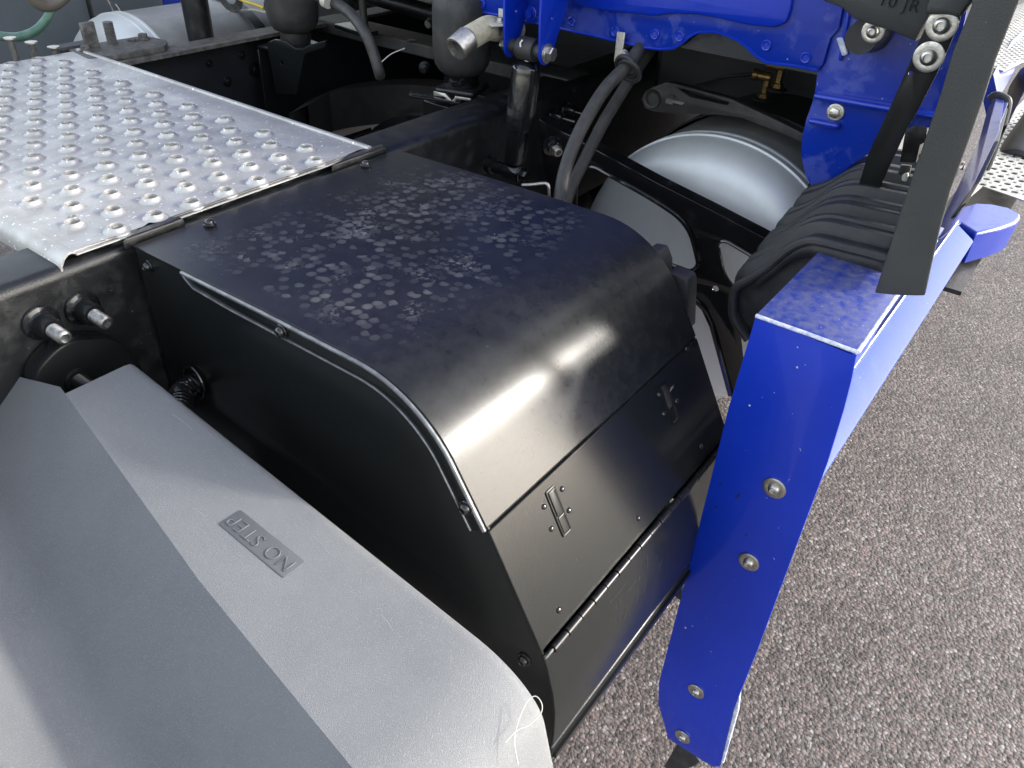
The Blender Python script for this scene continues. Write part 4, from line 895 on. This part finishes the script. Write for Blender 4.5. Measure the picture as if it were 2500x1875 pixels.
P = [U(-30, 82, 'y', 2.1), U(0, 88, 'y', 2.1), U(45, 90, 'y', 2.1), U(85, 76, 'y', 2.1), U(112, 50, 'y', 2.1), U(132, 15, 'y', 2.1)]
hose('green_hose', P, .0105, GREEN, 'green air hose looping in at the upper corner of the photo', seg=14)
P = [U(70, -16, 'y', 2.0), U(88, 3, 'y', 2.0), U(112, 14, 'y', 2.0), U(140, 6, 'y', 2.0), U(165, -16, 'y', 2.0)]
hose('tan_hose_loop', P, .014, BROWN, 'tan coiled hose loop above the green air hose')
hose('yellow_cable', [hx(575, -8, 1.3), hx(600, 4, 1.3), hx(625, 12, 1.3), hx(645, 20, 1.3)], .0042, YEL, 'short yellow cable beside the far air spring', 'cable')
hose('black_cable', [hx(560, 28, 1.32), hx(590, 26, 1.32), hx(620, 24, 1.31), hx(650, 30, 1.3)], .003, TAN, 'thin pale cable below the yellow cable', 'cable')
o = thing('wire_coil', hx(560, 5, 1.3), 'tight coil of grey wire hanging beside the dark post', 'wire coil')
cc = hx(562, -8, 1.3)
for k in range(7):
    r_ = .020 + k * .0032; V, F = tubeg([cc + Vector((0, r_ * 1.2 * math.cos(R_(a)), r_ * math.sin(R_(a)) * .9)) for a in range(0, 361, 20)], .0013, 6, False); obj('turn', V, F, HOSE, o)
p = hx(652, 16, 1.28); V, F = merge(boxg(p, (.008, .014, .02))); o = obj('cable_tie', V, F, PLAS, bev=.001); label(o, 'black cable tie gripping the yellow cable by the air spring', 'cable tie')
# dark post on the far rail
p = U(512, 92, 'z', RZ); t = thing('stack_post', p, 'dark round post standing on the far rail beside the far tank', 'post')
V, F = latheg([(.030, -.01), (.030, .6)], p + Vector((0, .035, 0)), Z3, 32); obj('post', V, F, RAIL, t)
# cream flexible conduit with steel sleeve
t = thing('flexible_conduit', hx(1190, 70, 1.2), 'cream braided conduit with open steel sleeve clamped below the blue panel', 'conduit')
a, b = hx(1112, 122, 1.09), hx(1142, 95, 1.12); d = (b - a).normalized(); L = (b - a).length
V, F = latheg([(.0165, .012), (.0175, 0), (.021, .0005), (.022, .003), (.022, L), (.0195, L + .003)], a, d, 26, False); obj('sleeve', V, F, STEEL, t)
V, F = latheg([(.0, .012), (.0165, .012)], a, d, 20, False); obj('bore', V, F, PLAS, t)
P = bezier([b, hx(1168, 80, 1.15), hx(1192, 68, 1.175), hx(1215, 72, 1.21), hx(1262, 72, 1.27)], 14); V, F = tubeg(P, [.0195 + .0011 * (i % 2) for i in range(len(P))], 22); obj('braided_hose', V, F, CREAM, t)
plate('clamp_plate', roundp([xy(a_, b_, 1.152) for a_, b_ in ((1183, 52), (1240, 46), (1250, 55), (1235, 62), (1200, 64))], .004), [], .003, frz(1.152), TAN, t, .0006)
bolt(t, U(1222, 53, 'z', 1.154), Z3, .007, .0105, 'hex', STEEL, 'bolt', .005)
V, F = merge(latheg([(.0065, 0), (.0065, .006), (.004, .006), (.004, .015)], U(1217, 66, 'x', 1.185), (0, 0, -1), 6)); obj('nut', V, F, STEEL, t)
plate('hanger_tab', [yz(a_, b_, 1.21) for a_, b_ in ((1218, 20), (1247, 26), (1247, 56), (1218, 50))], [], .003, frx(1.21), TAN, t, .0006)

# ================================================================== round tanks
def tank(c, R0, x0, L, lab, m, end=1):
    t = thing('round_tank', (x0 + L / 2, c[0], c[1] - R0), lab, 'tank', 'round aluminium tanks')
    o_ = Vector((x0, c[0], c[1]))
    pr = [(0, -.026), (R0 * .35, -.024), (R0 * .62, -.018), (R0 * .80, -.010), (R0 * .868, -.004), (R0 * .91, .004), (R0 * .955, .020), (R0 * .985, .040), (R0, .062)]
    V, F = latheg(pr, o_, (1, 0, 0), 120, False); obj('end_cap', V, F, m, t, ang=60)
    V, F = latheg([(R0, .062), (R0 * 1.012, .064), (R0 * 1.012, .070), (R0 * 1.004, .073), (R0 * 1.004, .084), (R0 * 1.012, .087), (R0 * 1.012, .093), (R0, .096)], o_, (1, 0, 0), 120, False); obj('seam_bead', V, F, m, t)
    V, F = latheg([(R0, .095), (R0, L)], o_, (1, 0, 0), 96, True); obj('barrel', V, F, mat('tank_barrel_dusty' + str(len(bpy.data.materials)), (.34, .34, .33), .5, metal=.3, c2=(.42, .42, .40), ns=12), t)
    return t
t1 = tank((.535, .69), .282, 1.36, .95, 'large spun aluminium tank end behind the pierced black bracket', TANK)
V, F = latheg([(.288, 0), (.292, .003), (.292, .5), (.288, .5)], (1.60, .535, .69), (1, 0, 0), 96, False); obj('wrap_band', V, F, mat('dark_wrap', (.035, .033, .031), .55), t1)
t2 = tank((2.37, .66), .275, 1.22, .9, 'smaller looking aluminium tank end beyond the far rail', TANK)
V, F = latheg([(.279, 0), (.283, .003), (.283, .04), (.279, .04)], (1.62, 2.37, .66), (1, 0, 0), 80, False); obj('strap_band', V, F, RAIL, t2)
o = obj('battery_case', *boxg((1.95, 2.12, .93), (.35, .35, .14)), PLAS, bev=.04, seg=4); label(o, 'dark rounded case beyond the far tank and post', 'case')
# pierced black bracket carrying the near tank
BX = 1.24
pb = thing('pierced_bracket', (BX, .6, .5), 'pressed black bracket with rounded cut-outs in front of the aluminium tank', 'bracket')
Q = lambda a, b: yz(a, b, BX)
outl = [(1325, 296), (1339, 305), (1395, 331), (1442, 357), (1600, 443), (1735, 511), (1850, 571), (1935, 622), (1960, 700), (1870, 700), (1840, 640), (1793, 700), (1816, 869), (1850, 1010), (1815, 1050), (1785, 963), (1738, 787), (1715, 748), (1691, 724), (1660, 712), (1600, 720), (1500, 760), (1400, 640), (1330, 480)]
outl = [(1318, 290), (1339, 303), (1395, 331), (1442, 357), (1600, 443), (1735, 511), (1850, 571), (1960, 630), (1960, 760), (1800, 725), (1816, 869), (1850, 1010), (1815, 1060), (1785, 963), (1740, 795), (1720, 752), (1691, 722), (1640, 705), (1500, 700), (1380, 600), (1330, 420)]
c1_ = roundp([Q(a, b) for a, b in ((1408, 520), (1409, 425), (1444, 400), (1600, 488), (1684, 545), (1708, 645), (1690, 662), (1630, 640), (1500, 600))], [.01, .022, .02, .03, .04, .014, .012, .02, .02], 6)
c2_ = roundp([Q(a, b) for a, b in ((1753, 590), (1775, 586), (1950, 690), (1940, 715), (1815, 705), (1793, 700), (1770, 668))], [.014, .012, .02, .02, .02, .012, .02], 5)
plate('bracket_plate', [Q(a, b) for a, b in outl], [c1_, c2_, circ(Q(1748, 704), .006, 12)], .005, frx(BX), GLOSS, pb, .001)
def hoop(name, poly, r_, closed=True):
    P = [Vector((BX - .004, *p)) for p in poly]; P = P + [P[0]] if closed else P; V, F = tubeg(P, r_, 8, not closed); return obj(name, V, F, GLOSS, pb)
hoop('rolled_rim', c1_, .0038); hoop('rolled_rim', c2_, .0036)
hoop('rolled_rim', roundp([Q(a, b) for a, b in ((1785, 963), (1740, 795), (1720, 752), (1691, 722), (1640, 705))], 0), .0045, False)
tp_ = [Q(a, b) for a, b in outl[:8]]
V = []; F = []
for p in tp_: V += [Vector((BX - .001, *p)), Vector((BX + .03, p[0], p[1] + .001)), Vector((BX + .03, p[0], p[1] - .003)), Vector((BX - .001, p[0], p[1] - .003))]
for i in range(len(tp_) - 1): F += [(4 * i + k, 4 * i + (k + 1) % 4, 4 * i + 4 + (k + 1) % 4, 4 * i + 4 + k) for k in range(4)]
obj('top_flange', V, F, GLOSS, pb, bev=.001)
p = U(1363, 372, 'x', 1.18); t = thing('bracket_bolt', p, 'black bolt with bright threaded end beside the thick hose', 'bolt')
V, F = latheg([(.019, .028), (.019, .024), (.013, .022), (.013, .012), (.008, .011), (.008, 0), (.004, -.003)], p, (.5, .86, .15), 18); obj('nut', V, F, GLOSS, t)
V, F = merge(*[latheg([(.0070, -.002 + k * .002), (.0084, -.001 + k * .002), (.0070, k * .002)], p, (.5, .86, .15), 14) for k in range(7)]); obj('thread', V, F, STEEL, t)
# two plug-like studs above it on the rail web
for k, (px, py) in enumerate(((1347, 284), (1378, 268))):
    p = U(px, py, 'y', .902); t = thing('web_stud', p, ('black stepped stud on the rail web, nearer the shock absorber', 'black stepped stud on the rail web, nearer the thick hose')[k], 'stud', 'stepped studs on rail web')
    V, F = latheg([(.016, 0), (.017, .003), (.015, .005), (.0125, .006), (.012, .028), (.007, .029), (.007, .06), (.004, .06)], p, (-.0, -1, 0), 20); obj('stud', V, F, GLOSS, t)
# bright bent bracket at the lid edge
t = thing('bent_bracket', U(1330, 460, 'x', 1.02), 'thin bright bent steel tab between the lid edge and hose', 'bracket')
P = [U(a, b, 'x', 1.03) for a, b in ((1276, 452), (1300, 451), (1330, 448), (1338, 453), (1340, 470), (1341, 500))]
V, F = tubeg(bezier(P, 4), .0028, 8); obj('tab', V, F, STEEL, t)
# strap arm with eye over the near tank
t = thing('tank_strap_arm', U(1600, 240, 'x', 1.42), 'dark forked strap arm with round eye above the aluminium tank', 'strap')
SXp = 1.46
arm_px = [(1572, 240), (1580, 222), (1600, 210), (1632, 198), (1665, 205), (1792, 240), (1900, 290), (1980, 330), (1975, 350), (1900, 318), (1814, 285), (1760, 278), (1640, 275), (1600, 270), (1580, 262)]
slot = [(1660, 213), (1700, 222), (1785, 248), (1780, 254), (1690, 234)]
plate('arm', [yz(a, b, SXp) for a, b in arm_px], [[yz(a, b, SXp) for a, b in slot]], .02, frx(SXp), RUBBER, t, .002)
c = U(1592, 242, 'x', SXp - .012); V, F = latheg([(.013, .001), (.013, -.001), (.017, -.003), (.0185, 0), (.0185, .03)], c, (1, 0, 0), 24, False); obj('eye', V, F, RUBBER, t)
V, F = latheg([(0, .006), (.0135, .006)], c, (1, 0, 0), 20, False); obj('bore', V, F, PLAS, t)
V, F = latheg([(.010, 0), (.010, .014), (.006, .014), (.006, .05)], U(1628, 240, 'x', SXp - .015), (.3, -1, -.1), 6); obj('nut', V, F, STEEL, t)
# brass elbows on the dark wrap
for k, (px, py, s_) in enumerate(((1864, 232, 1.0), (1898, 208, .95))):
    p = U(px, py, 'x', 1.66); t = thing('brass_elbow', p, ('brass elbow fitting above the tank, further from the blue corner', 'brass elbow fitting above the tank, nearer the blue corner')[k], 'fitting', 'brass elbow fittings')
    V, F = merge(latheg([(.010 * s_, -.006), (.013 * s_, -.005), (.013 * s_, .004), (.0085 * s_, .005), (.0085 * s_, .030)], p, Z3, 6)); obj('base_nut', V, F, BRASS, t, sm=False)
    V, F = latheg([(.009, -.006), (.0095, .006), (.0085, .02), (.011, .021), (.011, .03)], p + Vector((0, 0, .036)), ((-.2, .98, .05), (-.2, .98, .05))[k], 14); obj('elbow', V, F, BRASS, t)
    V, F = latheg([(.021, -.010), (.022, -.007), (.014, -.004)], p, Z3, 20); obj('boss', V, F, PLAS, t)
hose('air_line', [U(1700, 208, 'x', 1.75), U(1760, 190, 'x', 1.7), U(1820, 182, 'x', 1.68), U(1868, 181, 'x', 1.66)], .0035, PLAS, 'thin dark air line leading to the brass elbows', 'air line')
# small clipped parts behind the flap
t = thing('latch_plate', U(2230, 350, 'x', 1.3), 'small worn black plate and pale insert between strap and flap', 'latch')
plate('plate', [yz(a, b, 1.26) for a, b in ((2212, 318), (2230, 306), (2266, 312), (2262, 345), (2248, 352), (2238, 396), (2198, 394))], [], .008, frx(1.26), RAIL, t, .0012)
plate('lower_plate', [yz(a, b, 1.265) for a, b in ((2200, 402), (2225, 404), (2210, 492), (2176, 486))], [], .008, frx(1.265), RAIL, t, .0012)
plate('pale_insert', roundp([yz(a, b, 1.255) for a, b in ((2203, 425), (2219, 420), (2214, 458), (2198, 462))], .004), [], .006, frx(1.255), TAN, t, .002)
plate('clip', [yz(a, b, 1.27) for a, b in ((2155, 450), (2182, 444), (2178, 500), (2150, 500))], [circ(yz(2165, 474, 1.27), .005, 8)], .008, frx(1.27), PLAS, t, .001)

# ================================================================== far side of the truck
t = thing('far_side_panel', (.9, 2.75, .3), 'plain dark grey panel on the far side of the truck', 'panel')
obj('upper_board', *boxg((.35, 2.72, 1.1), (2.6, .03, .26)), FARG, t, bev=.004)
obj('lower_board', *boxg((.35, 2.735, .64), (2.6, .03, .64)), FARG, t, bev=.004)
t = thing('far_fairing', (1.5, 2.65, .6), 'dark blue far side fairing corner beyond the far tank', 'fairing')
obj('fairing_panel', *boxg((1.72, 2.75, .95), (.14, .03, .8)), BLUE, t, bev=.01)
V, F = tubeg([U(212, -10, 'y', 2.66), U(226, 45, 'y', 2.66), U(238, 58, 'y', 2.66)], .008, 8); obj('edge_tube', V, F, RAIL, t)
for q_ in (((262, 0), (284, 44)), ((281, 10), (302, 42))):
    V, F = tubeg([U(*q_[0], 'y', 2.55), U(*q_[1], 'y', 2.55)], .0028, 6); obj('bright_wire', V, F, STEEL, t)
